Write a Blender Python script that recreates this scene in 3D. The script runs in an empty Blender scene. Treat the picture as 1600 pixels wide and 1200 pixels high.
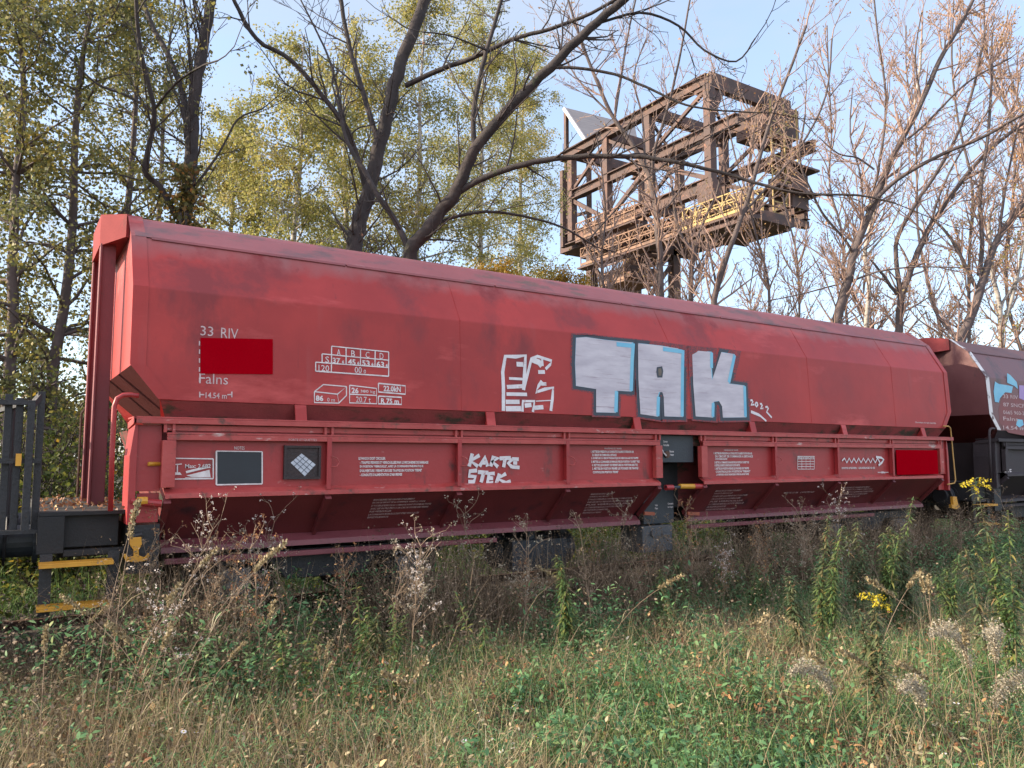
import bpy, math, random
import numpy as np
from mathutils import Vector, Matrix
from mathutils.geometry import tessellate_polygon

# ------------------------------------------------------------------ camera
SC = bpy.context.scene
COL = SC.collection
FPX = 1220.0
YAW, PIT = math.radians(32.7644), math.radians(5.3622)
CAM = np.array([-1.0283, -7.321, 1.65])
cd = bpy.data.cameras.new('camera')
cam = bpy.data.objects.new('camera', cd)
COL.objects.link(cam)
cam.location = CAM
cam.rotation_euler = (math.pi/2 + PIT, 0, -YAW)
cd.sensor_width = 36.0
cd.lens = 36.0*FPX/1600.0
cd.clip_start = 0.05
cd.clip_end = 3000
SC.camera = cam
# ------------------------------------------------------------------ light
SUN_AZ = math.radians(-66)      # from +Y towards +X
SUN_EL = math.radians(24)
S = Vector((math.sin(SUN_AZ)*math.cos(SUN_EL), math.cos(SUN_AZ)*math.cos(SUN_EL), math.sin(SUN_EL)))
W = bpy.data.worlds.new('World')
SC.world = W
W.use_nodes = True
nt = W.node_tree
nt.nodes.clear()
def nd(nt, t, **k):
    n = nt.nodes.new(t)
    for a, b in k.items():
        if a.startswith('i_'):
            n.inputs[a[2:].replace('_', ' ')].default_value = b
        else:
            setattr(n, a, b)
    return n
sky = nd(nt, 'ShaderNodeTexSky', sky_type='NISHITA', sun_disc=False, sun_elevation=SUN_EL,
         sun_rotation=SUN_AZ, air_density=1.0, dust_density=1.2, ozone_density=2.2)
tc = nd(nt, 'ShaderNodeTexCoord')
mp = nd(nt, 'ShaderNodeMapping')
mp.inputs['Scale'].default_value = (1.0, 1.0, 3.2)
nz = nd(nt, 'ShaderNodeTexNoise')
nz.inputs['Scale'].default_value = 2.3
nz.inputs['Detail'].default_value = 7
nz.inputs['Roughness'].default_value = 0.55
rp = nd(nt, 'ShaderNodeValToRGB')
rp.color_ramp.elements[0].position = 0.44
rp.color_ramp.elements[1].position = 0.72
rp.color_ramp.elements[0].color = (0.45, 0.45, 0.45, 1)
rp.color_ramp.elements[1].color = (0.95, 0.95, 0.95, 1)
mx = nd(nt, 'ShaderNodeMix', data_type='RGBA')
mx.inputs['B'].default_value = (3.10, 3.05, 3.70, 1)
bg = nd(nt, 'ShaderNodeBackground')
bg.inputs['Strength'].default_value = 0.15
wo = nd(nt, 'ShaderNodeOutputWorld')
L = nt.links.new
L(tc.outputs['Generated'], mp.inputs['Vector'])
L(mp.outputs['Vector'], nz.inputs['Vector'])
L(nz.outputs['Fac'], rp.inputs['Fac'])
# thin blue-white veil over the north-east, unseen brighter cloud added south-west to light wagon
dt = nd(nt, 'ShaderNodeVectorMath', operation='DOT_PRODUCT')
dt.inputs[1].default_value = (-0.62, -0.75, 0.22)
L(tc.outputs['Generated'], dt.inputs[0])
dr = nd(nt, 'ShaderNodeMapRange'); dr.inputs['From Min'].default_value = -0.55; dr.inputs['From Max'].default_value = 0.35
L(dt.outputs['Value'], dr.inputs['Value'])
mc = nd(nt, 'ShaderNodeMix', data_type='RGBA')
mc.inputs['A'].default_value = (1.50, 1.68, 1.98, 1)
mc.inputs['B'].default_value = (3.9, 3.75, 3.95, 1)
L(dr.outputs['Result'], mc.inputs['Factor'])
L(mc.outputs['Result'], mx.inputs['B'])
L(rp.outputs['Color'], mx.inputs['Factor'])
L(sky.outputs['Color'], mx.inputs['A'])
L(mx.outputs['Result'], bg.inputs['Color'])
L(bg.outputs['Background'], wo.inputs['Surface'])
sd = bpy.data.lights.new('sun', 'SUN')
sd.energy = 3.2
sd.angle = math.radians(0.6)
sd.color = (1.0, 0.83, 0.62)
so = bpy.data.objects.new('sun', sd)
COL.objects.link(so)
so.rotation_euler = S.to_track_quat('Z', 'Y').to_euler()
so.location = (-20, 10, 20)
SC.view_settings.view_transform = 'Standard'
SC.view_settings.look = 'None'
SC.view_settings.exposure = 1.66
SC.view_settings.gamma = 1

# ------------------------------------------------------------------ maths helpers
FW = np.array([math.sin(YAW)*math.cos(PIT), math.cos(YAW)*math.cos(PIT), math.sin(PIT)])
RT = np.array([math.cos(YAW), -math.sin(YAW), 0.0])
UP = np.cross(RT, FW)
def ray(u, v):
    return FW + RT*(u-800)/FPX - UP*(v-600)/FPX
def at(u, v, d):                      # photo pixel at a distance -> world point
    return CAM + ray(u, v)*d
def on_plane(u, v, p0, n):
    r = ray(u, v)
    t = np.dot(np.array(p0)-CAM, n)/np.dot(r, n)
    return CAM + r*t
def on_ground(u, v, z=0.0):
    return on_plane(u, v, (0, 0, z), np.array([0, 0, 1.0]))

# ------------------------------------------------------------------ materials
MATS = {}
def new_mat(name):
    m = bpy.data.materials.new(name)
    m.use_nodes = True
    m.node_tree.nodes.clear()
    return m, m.node_tree
def ramp(t, stops):
    r = t.nodes.new('ShaderNodeValToRGB')
    e = r.color_ramp.elements
    while len(e) > 1: e.remove(e[-1])
    e[0].position = stops[0][0]; e[0].color = (*stops[0][1], 1)
    for p, c in stops[1:]:
        q = e.new(p); q.color = (*c, 1)
    return r
def surf(name, stops, scale=3.0, rough=0.6, bump=0.0, detail=6, metallic=0.0, stretch=(1, 1, 1), spots=None, bscale=40, rrange=0.1, spec=0.5, runs=None):
    """noise-coloured solid surface; spots = (colour, scale, threshold)"""
    if name in MATS: return MATS[name]
    m, t = new_mat(name)
    l = t.links.new
    tc = nd(t, 'ShaderNodeTexCoord')
    mp = nd(t, 'ShaderNodeMapping'); mp.inputs['Scale'].default_value = stretch
    l(tc.outputs['Object'], mp.inputs['Vector'])
    n = nd(t, 'ShaderNodeTexNoise'); n.inputs['Scale'].default_value = scale; n.inputs['Detail'].default_value = detail
    n.inputs['Roughness'].default_value = 0.6
    l(mp.outputs['Vector'], n.inputs['Vector'])
    r = ramp(t, stops)
    l(n.outputs['Fac'], r.inputs['Fac'])
    col = r.outputs['Color']
    if runs:      # dirt that has run down from the roof seam
        sx = nd(t, 'ShaderNodeSeparateXYZ'); l(tc.outputs['Object'], sx.inputs['Vector'])
        m4 = nd(t, 'ShaderNodeMapping'); m4.inputs['Scale'].default_value = (1, 1, 0.12); l(tc.outputs['Object'], m4.inputs['Vector'])
        n4 = nd(t, 'ShaderNodeTexNoise'); n4.inputs['Scale'].default_value = 4.5; n4.inputs['Detail'].default_value = 7; l(m4.outputs['Vector'], n4.inputs['Vector'])
        mr4 = nd(t, 'ShaderNodeMapRange'); mr4.inputs['From Min'].default_value = runs[0]; mr4.inputs['From Max'].default_value = runs[1]
        l(sx.outputs['Z'], mr4.inputs['Value'])
        ad = nd(t, 'ShaderNodeMath', operation='ADD'); l(n4.outputs['Fac'], ad.inputs[0]); l(mr4.outputs['Result'], ad.inputs[1])
        r4 = ramp(t, [(0.50, (0, 0, 0)), (0.72, (0.35, 0.35, 0.35)), (1.0, (0.75, 0.75, 0.75))]); sc4 = nd(t, 'ShaderNodeMath', operation='MULTIPLY'); sc4.inputs[1].default_value = 0.8
        l(ad.outputs[0], sc4.inputs[0]); l(sc4.outputs[0], r4.inputs['Fac'])
        x4 = nd(t, 'ShaderNodeMix', data_type='RGBA'); x4.inputs['B'].default_value = (*runs[2], 1)
        l(r4.outputs['Color'], x4.inputs['Factor']); l(col, x4.inputs['A']); col = x4.outputs['Result']
    if spots:
        for c, sc, th, st in spots:
            mp2 = nd(t, 'ShaderNodeMapping'); mp2.inputs['Scale'].default_value = st
            mp2.inputs['Location'].default_value = (sc*1.7, 3.1, sc)
            l(tc.outputs['Object'], mp2.inputs['Vector'])
            n2 = nd(t, 'ShaderNodeTexNoise'); n2.inputs['Scale'].default_value = sc; n2.inputs['Detail'].default_value = 8
            n2.inputs['Roughness'].default_value = 0.65
            l(mp2.outputs['Vector'], n2.inputs['Vector'])
            r2 = ramp(t, [(th, (0, 0, 0)), (min(1, th+0.12), (1, 1, 1))])
            l(n2.outputs['Fac'], r2.inputs['Fac'])
            x = nd(t, 'ShaderNodeMix', data_type='RGBA')
            x.inputs['B'].default_value = (*c, 1)
            l(r2.outputs['Color'], x.inputs['Factor']); l(col, x.inputs['A'])
            col = x.outputs['Result']
    b = nd(t, 'ShaderNodeBsdfPrincipled')
    b.inputs['Metallic'].default_value = metallic
    b.inputs['Specular IOR Level'].default_value = spec
    mr = nd(t, 'ShaderNodeMapRange')
    mr.inputs['To Min'].default_value = rough-rrange; mr.inputs['To Max'].default_value = rough+rrange
    l(n.outputs['Fac'], mr.inputs['Value']); l(mr.outputs['Result'], b.inputs['Roughness'])
    l(col, b.inputs['Base Color'])
    if bump:
        n3 = nd(t, 'ShaderNodeTexNoise'); n3.inputs['Scale'].default_value = bscale; n3.inputs['Detail'].default_value = 5
        l(tc.outputs['Object'], n3.inputs['Vector'])
        bp = nd(t, 'ShaderNodeBump'); bp.inputs['Strength'].default_value = bump; bp.inputs['Distance'].default_value = 0.02
        l(n3.outputs['Fac'], bp.inputs['Height']); l(bp.outputs['Normal'], b.inputs['Normal'])
    o = nd(t, 'ShaderNodeOutputMaterial')
    l(b.outputs['BSDF'], o.inputs['Surface'])
    MATS[name] = m
    return m
def leafy(name, stops, trans=0.45, patch=None, rough=0.55):
    """leaf material: colour varies from leaf to leaf (random per island), light shines through"""
    if name in MATS: return MATS[name]
    m, t = new_mat(name)
    l = t.links.new
    g = nd(t, 'ShaderNodeNewGeometry')
    r = ramp(t, stops)
    fac = g.outputs['Random Per Island']
    if patch:
        tc = nd(t, 'ShaderNodeTexCoord')
        n = nd(t, 'ShaderNodeTexNoise'); n.inputs['Scale'].default_value = patch[0]; n.inputs['Detail'].default_value = 3
        l(tc.outputs['Object'], n.inputs['Vector'])
        mr = nd(t, 'ShaderNodeMapRange'); mr.inputs['From Min'].default_value = 0.3; mr.inputs['From Max'].default_value = 0.7
        l(n.outputs['Fac'], mr.inputs['Value'])
        mm = nd(t, 'ShaderNodeMix', data_type='FLOAT'); mm.inputs['Factor'].default_value = patch[1]
        l(g.outputs['Random Per Island'], mm.inputs['A']); l(mr.outputs['Result'], mm.inputs['B'])
        fac = mm.outputs['Result']
    l(fac, r.inputs['Fac'])
    b = nd(t, 'ShaderNodeBsdfPrincipled'); b.inputs['Roughness'].default_value = rough
    b.inputs['Specular IOR Level'].default_value = 0.3
    l(r.outputs['Color'], b.inputs['Base Color'])
    tr = nd(t, 'ShaderNodeBsdfTranslucent'); l(r.outputs['Color'], tr.inputs['Color'])
    mxs = nd(t, 'ShaderNodeMixShader'); mxs.inputs['Fac'].default_value = trans
    l(b.outputs['BSDF'], mxs.inputs[1]); l(tr.outputs['BSDF'], mxs.inputs[2])
    o = nd(t, 'ShaderNodeOutputMaterial'); l(mxs.outputs['Shader'], o.inputs['Surface'])
    MATS[name] = m
    return m

# ------------------------------------------------------------------ object helpers
ORG = {}      # object name -> world origin of its mesh data
def link(o, parent, origin):
    COL.objects.link(o)
    if parent is None:
        o.location = origin
        ORG[o.name] = np.array(origin, float)
    else:
        o.parent = parent
        po = ORG[parent.name]
        o.location = tuple(np.array(origin)-po)
        ORG[o.name] = np.array(origin, float)
    return o
def tag(o, label=None, cat=None, group=None, kind=None):
    if label: o['label'] = label
    if cat: o['category'] = cat
    if group: o['group'] = group
    if kind: o['kind'] = kind
    return o
def thing(name, loc, label, cat, group=None):
    o = bpy.data.objects.new(name, None)
    o.empty_display_size = 0.2
    link(o, None, loc)
    return tag(o, label, cat, group)
class MB:
    def __init__(s): s.v = []; s.f = []
    def add(s, vs, fs):
        k = len(s.v)
        s.v.extend([tuple(map(float, p)) for p in vs])
        s.f.extend([tuple(k+i for i in f) for f in fs])
        return s
    def box(s, x0, x1, y0, y1, z0, z1):
        if x0 > x1: x0, x1 = x1, x0
        if y0 > y1: y0, y1 = y1, y0
        if z0 > z1: z0, z1 = z1, z0
        vs = [(x, y, z) for x in (x0, x1) for y in (y0, y1) for z in (z0, z1)]
        return s.add(vs, [(0, 1, 3, 2), (4, 6, 7, 5), (0, 4, 5, 1), (2, 3, 7, 6), (0, 2, 6, 4), (1, 5, 7, 3)])
    def prism(s, prof, x0, x1):           # prof: (y,z) closed polygon, extruded along X
        n = len(prof)
        vs = [(x0, y, z) for y, z in prof] + [(x1, y, z) for y, z in prof]
        fs = [(i, (i+1) % n, n+(i+1) % n, n+i) for i in range(n)]
        fs += [tuple(range(n))[::-1], tuple(range(n, 2*n))]
        return s.add(vs, fs)
    def slab(s, pts, off):                # planar polygon (3D points) extruded by vector off
        n = len(pts); off = np.array(off)
        vs = [np.array(p) for p in pts] + [np.array(p)+off for p in pts]
        fs = [(i, (i+1) % n, n+(i+1) % n, n+i) for i in range(n)]
        fs += [tuple(range(n))[::-1], tuple(range(n, 2*n))]
        return s.add(vs, fs)
    def tube(s, pts, r, n=8, cap=True):
        P = [np.array(p, float) for p in pts]
        m = len(P)
        rr = r if hasattr(r, '__len__') else [r]*m
        vs = []; prev = None
        for i in range(m):
            t = P[min(i+1, m-1)]-P[max(i-1, 0)]
            t = t/(np.linalg.norm(t)+1e-9)
            if prev is None:
                a = np.array([0, 0, 1.0]) if abs(t[2]) < 0.9 else np.array([1.0, 0, 0])
                e = np.cross(t, a)
            else:
                e = prev - t*np.dot(prev, t)
            e = e/(np.linalg.norm(e)+1e-9); prev = e
            f = np.cross(t, e)
            for k in range(n):
                q = 2*math.pi*k/n
                vs.append(P[i]+rr[i]*(e*math.cos(q)+f*math.sin(q)))
        fs = [(i*n+k, i*n+(k+1) % n, (i+1)*n+(k+1) % n, (i+1)*n+k) for i in range(m-1) for k in range(n)]
        if cap: fs += [tuple(range(n))[::-1], tuple(range((m-1)*n, m*n))]
        return s.add(vs, fs)
    def beam(s, a, b, w, h, upv=(0, 0, 1)):   # rectangular bar between two points
        a = np.array(a, float); b = np.array(b, float)
        t = (b-a)/np.linalg.norm(b-a)
        u = np.array(upv, float)
        if abs(np.dot(u, t)) > 0.95: u = np.array([1.0, 0, 0])
        e = np.cross(t, u); e /= np.linalg.norm(e); u = np.cross(e, t)
        vs = [p+e*w/2*i+u*h/2*j for p in (a, b) for i, j in ((-1, -1), (1, -1), (1, 1), (-1, 1))]
        return s.add(vs, [(3, 2, 1, 0), (4, 5, 6, 7), (0, 1, 5, 4), (1, 2, 6, 5), (2, 3, 7, 6), (3, 0, 4, 7)])
    def ibeam(s, a, b, w, h, t=0.03):
        a = np.array(a, float); b = np.array(b, float); z = np.array([0, 0, 1.0])
        s.beam(a+z*(h/2-t/2), b+z*(h/2-t/2), w, t); s.beam(a-z*(h/2-t/2), b-z*(h/2-t/2), w, t)
        return s.beam(a, b, t, h-2*t-0.002)
    def build(s, name, mat, parent=None, bevel=0.0, smooth=False, origin=None):
        if origin is None:
            origin = ORG[parent.name] if parent is not None else np.mean(np.array(s.v), axis=0)
        me = bpy.data.meshes.new(name)
        V = np.array(s.v)-np.array(origin)
        me.from_pydata(V.tolist(), [], s.f)
        me.materials.append(mat)
        if smooth: me.shade_smooth()
        me.validate()
        o = bpy.data.objects.new(name, me)
        link(o, parent, origin)
        if bevel:
            b = o.modifiers.new('bevel', 'BEVEL'); b.width = bevel; b.segments = 2; b.limit_method = 'ANGLE'
        return o
def npmesh(name, V, F, mat, parent=None, origin=(0, 0, 0), smooth=False):
    """fast mesh from numpy: F is (n,3) or (n,4), or a list of such arrays"""
    if not isinstance(F, list): F = [F]
    F = [f for f in F if len(f)]
    origin = np.array(origin, float)
    me = bpy.data.meshes.new(name)
    V = (np.asarray(V)-origin).astype(np.float32)
    me.vertices.add(len(V)); me.vertices.foreach_set('co', V.ravel())
    tot = np.concatenate([np.full(len(f), f.shape[1], np.int32) for f in F])
    idx = np.concatenate([f.ravel() for f in F]).astype(np.int32)
    me.loops.add(len(idx)); me.loops.foreach_set('vertex_index', idx)
    me.polygons.add(len(tot))
    st = np.concatenate([[0], np.cumsum(tot)[:-1]]).astype(np.int32)
    me.polygons.foreach_set('loop_start', st)
    me.update(calc_edges=True)
    if smooth: me.polygons.foreach_set('use_smooth', np.ones(len(tot), bool))
    me.materials.append(mat)
    o = bpy.data.objects.new(name, me)
    link(o, parent, origin)
    return o
def copy_tree(o, loc, rz, scale, label=None):
    r = o.copy(); COL.objects.link(r)
    r.location = loc; r.rotation_euler = (0, 0, rz); r.scale = (scale, scale, scale)
    if label: r['label'] = label
    for ch in o.children:
        c = ch.copy(); COL.objects.link(c); c.parent = r
        for g in ch.children:
            d = g.copy(); COL.objects.link(d); d.parent = c
    return r

SCOUNT = 0
# text -> flat mesh outlines (2D), placed on a plane
TXT = {}
def text2d(s, bold=0.0, align='LEFT'):
    k = (s, bold)
    if k in TXT: return TXT[k]
    cu = bpy.data.curves.new('t', 'FONT'); cu.body = s; cu.resolution_u = 2
    cu.offset = bold
    cu.space_line = 1.15
    ob = bpy.data.objects.new('t', cu); COL.objects.link(ob)
    dg = bpy.context.evaluated_depsgraph_get()
    me = bpy.data.meshes.new_from_object(ob.evaluated_get(dg))
    V = np.array([v.co[:2] for v in me.vertices]); F = [tuple(p.vertices) for p in me.polygons]
    bpy.data.objects.remove(ob); bpy.data.curves.remove(cu); bpy.data.meshes.remove(me)
    mn = V.min(0); V = V-mn
    TXT[k] = (V, F, V.max(0))
    return TXT[k]
class Plane:
    """a plane on the wagon side: p0, x axis, up axis, outward normal"""
    def __init__(s, a, b):            # two (y,z) points, a lower, b upper
        s.p0 = np.array([0, a[0], a[1]])
        u = np.array([0, b[0]-a[0], b[1]-a[1]]); s.u = u/np.linalg.norm(u)
        s.x = np.array([1.0, 0, 0])
        n = np.cross(s.x, s.u); s.n = n if n[1] < 0 else -n
        s.dx = 0.0
    def uv(s, u, v):
        p = on_plane(u, v, s.p0+s.x*0, s.n)-s.p0
        return np.dot(p, s.x), np.dot(p, s.u)
    def pt(s, a, b, off=0.004):
        return s.p0+s.x*a+s.u*b+s.n*off
def put_text(mb, pl, s, x0, y0, w, h, bold=0.02, off=0.004, slant=0.0):
    V, F, mxx = text2d(s, bold)
    vs = [pl.pt(x0+q[0]/mxx[0]*w+slant*q[1]/mxx[1]*h, y0+q[1]/mxx[1]*h, off) for q in V]
    mb.add(vs, F)
def stroke(mb, pl, pts, wd, off=0.004):
    """a flat painted line along px-free plane coords pts [(a,b)], width wd"""
    P = [np.array(p, float) for p in pts]
    n = len(P); Lf = []; R = []
    for i in range(n):
        t = P[min(i+1, n-1)]-P[max(i-1, 0)]; t = t/(np.linalg.norm(t)+1e-9)
        e = np.array([-t[1], t[0]])
        w = wd[i] if hasattr(wd, '__len__') else wd
        Lf.append(P[i]+e*w/2); R.append(P[i]-e*w/2)
    global SCOUNT
    SCOUNT = (SCOUNT+1) % 14
    vs = [pl.pt(q[0], q[1], off+SCOUNT*0.00015) for q in Lf+R]
    mb.add(vs, [(i, i+1, n+i+1, n+i) for i in range(n-1)])
def pstroke(mb, pl, pxs, wd, off=0.004):
    stroke(mb, pl, [pl.uv(*p) for p in pxs], wd, off)
def ppoly(mb, pl, pxs, off):
    q = [pl.uv(*p) for p in pxs]
    tri = tessellate_polygon([[Vector((a, b, 0)) for a, b in q]])
    mb.add([pl.pt(a, b, off) for a, b in q], [tuple(t) for t in tri])


# ------------------------------------------------------------------ paints
def paint(name, c, fade, grime, rust=(0.10, 0.035, 0.015)):
    return surf(name, [(0.32, c), (0.5, tuple(a*0.5+b*0.5 for a, b in zip(c, fade))), (0.66, fade)], scale=0.7, rough=0.55, bump=0.34, bscale=2.2, spec=0.38, runs=(3.42, 3.74, (0.26, 0.115, 0.115)),
                spots=[(grime, 1.3, 0.54, (1.0, 1.6, 0.5)), (tuple(a*0.9 for a in grime), 6.0, 0.63, (1.8, 1.8, 0.14)), (tuple(min(1, a*1.15+0.03) for a in fade), 1.1, 0.56, (0.35, 1, 1.2)), (rust, 9.0, 0.70, (1, 1, 0.6)), (tuple(min(1, a*1.7+0.05) for a in fade), 26.0, 0.75, (0.5, 1, 1))])
RED = paint('red_oxide_paint', (0.270, 0.021, 0.021), (0.420, 0.040, 0.036), (0.22, 0.026, 0.028))
RED2 = surf('faded_roof_paint', [(0.3, (0.21, 0.050, 0.053)), (0.6, (0.26, 0.065, 0.068)), (0.8, (0.20, 0.065, 0.068))], scale=1.4, rough=0.42, bump=0.08, bscale=14,
            spots=[((0.11, 0.05, 0.05), 3.0, 0.52, (0.5, 1, 1)), ((0.34, 0.19, 0.18), 12.0, 0.64, (0.4, 1, 1)), ((0.07, 0.06, 0.035), 1.5, 0.60, (1, 1, 3))])
RED3 = surf('door_red_paint', [(0.25, (0.27, 0.020, 0.022)), (0.7, (0.34, 0.030, 0.032))], scale=1.3, rough=0.45, bump=0.1, bscale=25,
            spots=[((0.09, 0.025, 0.025), 2.6, 0.60, (1, 1, 0.5)), ((0.42, 0.20, 0.18), 11.0, 0.66, (0.6, 1, 1)), ((0.05, 0.02, 0.015), 20.0, 0.70, (1, 1, 1))])
REDW = surf('worn_red_edge', [(0.3, (0.32, 0.034, 0.032)), (0.7, (0.42, 0.07, 0.062))], scale=4, rough=0.5, bump=0.15, bscale=30,
            spots=[((0.10, 0.04, 0.03), 5.0, 0.56, (1, 1, 1)), ((0.6, 0.5, 0.46), 5.5, 0.62, (0.5, 1, 1.5)), ((0.05, 0.05, 0.03), 9.0, 0.62, (0.6, 1, 1))])
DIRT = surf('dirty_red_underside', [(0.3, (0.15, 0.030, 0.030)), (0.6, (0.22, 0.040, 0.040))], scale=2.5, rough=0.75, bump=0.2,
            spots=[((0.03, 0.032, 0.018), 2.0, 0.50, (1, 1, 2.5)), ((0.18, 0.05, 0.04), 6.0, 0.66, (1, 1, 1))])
BROWN = surf('brown_wagon_paint', [(0.3, (0.115, 0.036, 0.038)), (0.7, (0.17, 0.062, 0.060))], scale=1.6, rough=0.5, bump=0.1,
             spots=[((0.045, 0.03, 0.03), 3.0, 0.55, (1, 1, 0.4)), ((0.20, 0.12, 0.11), 16.0, 0.70, (1, 1, 1))])
BROWN2 = surf('brown_roof_paint', [(0.3, (0.10, 0.042, 0.043)), (0.7, (0.15, 0.060, 0.058))], scale=2.0, rough=0.6, bump=0.1, spots=[((0.045, 0.035, 0.03), 4.0, 0.58, (0.4, 1, 1))])
BROWND = surf('sooty_brown_paint', [(0.3, (0.022, 0.016, 0.020)), (0.7, (0.040, 0.027, 0.030))], scale=3.0, rough=0.65, bump=0.2)
BLACK = surf('black_underframe', [(0.3, (0.010, 0.011, 0.013)), (0.7, (0.024, 0.024, 0.027))], scale=5, rough=0.6, bump=0.3,
             spots=[((0.05, 0.035, 0.025), 8.0, 0.62, (1, 1, 1))])
GREY = surf('dark_blue_grey_paint', [(0.3, (0.016, 0.022, 0.030)), (0.7, (0.030, 0.038, 0.048))], scale=4, rough=0.5, bump=0.15,
            spots=[((0.06, 0.05, 0.045), 9.0, 0.66, (1, 1, 1))])
GREY2 = surf('mid_grey_casting', [(0.3, (0.05, 0.055, 0.065)), (0.7, (0.09, 0.095, 0.10))], scale=6, rough=0.6, bump=0.3)
DECKM = surf('mossy_dark_deck', [(0.3, (0.009, 0.010, 0.012)), (0.7, (0.019, 0.018, 0.018))], scale=6, rough=0.8, bump=0.3)
YEL = surf('yellow_paint', [(0.3, (0.48, 0.22, 0.02)), (0.7, (0.60, 0.30, 0.03))], scale=8, rough=0.5, bump=0.1, spots=[((0.16, 0.07, 0.03), 18.0, 0.64, (1, 1, 1))])
WHITE = surf('white_lettering', [(0.3, (0.50, 0.44, 0.44)), (0.6, (0.68, 0.64, 0.64))], scale=14, rough=0.6, spots=[((0.28, 0.07, 0.07), 30.0, 0.62, (1, 1, 1))])
WHITEF = surf('faded_white_lettering', [(0.3, (0.40, 0.26, 0.26)), (0.6, (0.55, 0.42, 0.42))], scale=14, rough=0.6, spots=[((0.25, 0.06, 0.06), 40.0, 0.60, (1, 1, 1))])
GWHITE = surf('silver_spray_paint', [(0.35, (0.42, 0.38, 0.43)), (0.65, (0.57, 0.53, 0.57))], scale=2.2, rough=0.5, stretch=(0.8, 1, 3), spots=[((0.32, 0.25, 0.29), 4.0, 0.57, (0.5, 1, 9.0)), ((0.34, 0.14, 0.15), 6.0, 0.69, (0.6, 1, 9.0))])
GSPRAY = surf('dark_overspray', [(0.46, (0.30, 0.028, 0.030)), (0.54, (0.10, 0.035, 0.045))], scale=60, rough=0.6, detail=3)
GBLACK = surf('dark_outline_spray', [(0.3, (0.022, 0.030, 0.045)), (0.7, (0.045, 0.055, 0.075))], scale=5, rough=0.55)
GCYAN = surf('cyan_spray', [(0.3, (0.10, 0.38, 0.58)), (0.7, (0.22, 0.52, 0.66))], scale=3, rough=0.5)
GTAG = surf('white_spray_tag', [(0.3, (0.58, 0.54, 0.56)), (0.7, (0.72, 0.70, 0.72))], scale=9, rough=0.6, spots=[((0.36, 0.12, 0.12), 16.0, 0.60, (1, 1, 1))])
BLKPANEL = surf('black_note_board', [(0.3, (0.010, 0.014, 0.020)), (0.7, (0.018, 0.024, 0.032))], scale=3, rough=0.5)
DKRED = surf('dark_red_patch', [(0.3, (0.30, 0.000, 0.006)), (0.7, (0.31, 0.001, 0.007))], scale=3, rough=0.9, spec=0.0)
STEEL = surf('wheel_steel', [(0.3, (0.03, 0.025, 0.02)), (0.7, (0.07, 0.045, 0.03))], scale=8, rough=0.55, metallic=0.3, bump=0.2)
RAILM = surf('rusty_rail', [(0.3, (0.05, 0.025, 0.015)), (0.7, (0.11, 0.05, 0.03))], scale=10, rough=0.7, bump=0.3)

# body cross section (near half): (y, z)
def rnd_prof(P, r=0.05):
    out = [P[0]]
    for i in range(1, len(P)-1):
        a, b, c = np.array(P[i-1]), np.array(P[i]), np.array(P[i+1])
        d1 = (a-b)/np.linalg.norm(a-b); d2 = (c-b)/np.linalg.norm(c-b)
        p, q = b+d1*r, b+d2*r
        for t in (0, .33, .67, 1):
            out.append(tuple((1-t)**2*p+2*t*(1-t)*b+t*t*q))
    out.append(P[-1])
    return out
PB = Plane((0.100, 2.156), (0.150, 3.153))
PU = Plane((0.150, 3.153), (0.450, 3.673))
PDY = 0.075
PD = Plane((PDY, 1.30), (PDY, 1.90))
PF = Plane((0.0, 1.9), (0.0, 2.0))
PS = Plane((0.45, 0.905), (0.02, 1.296))

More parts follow.
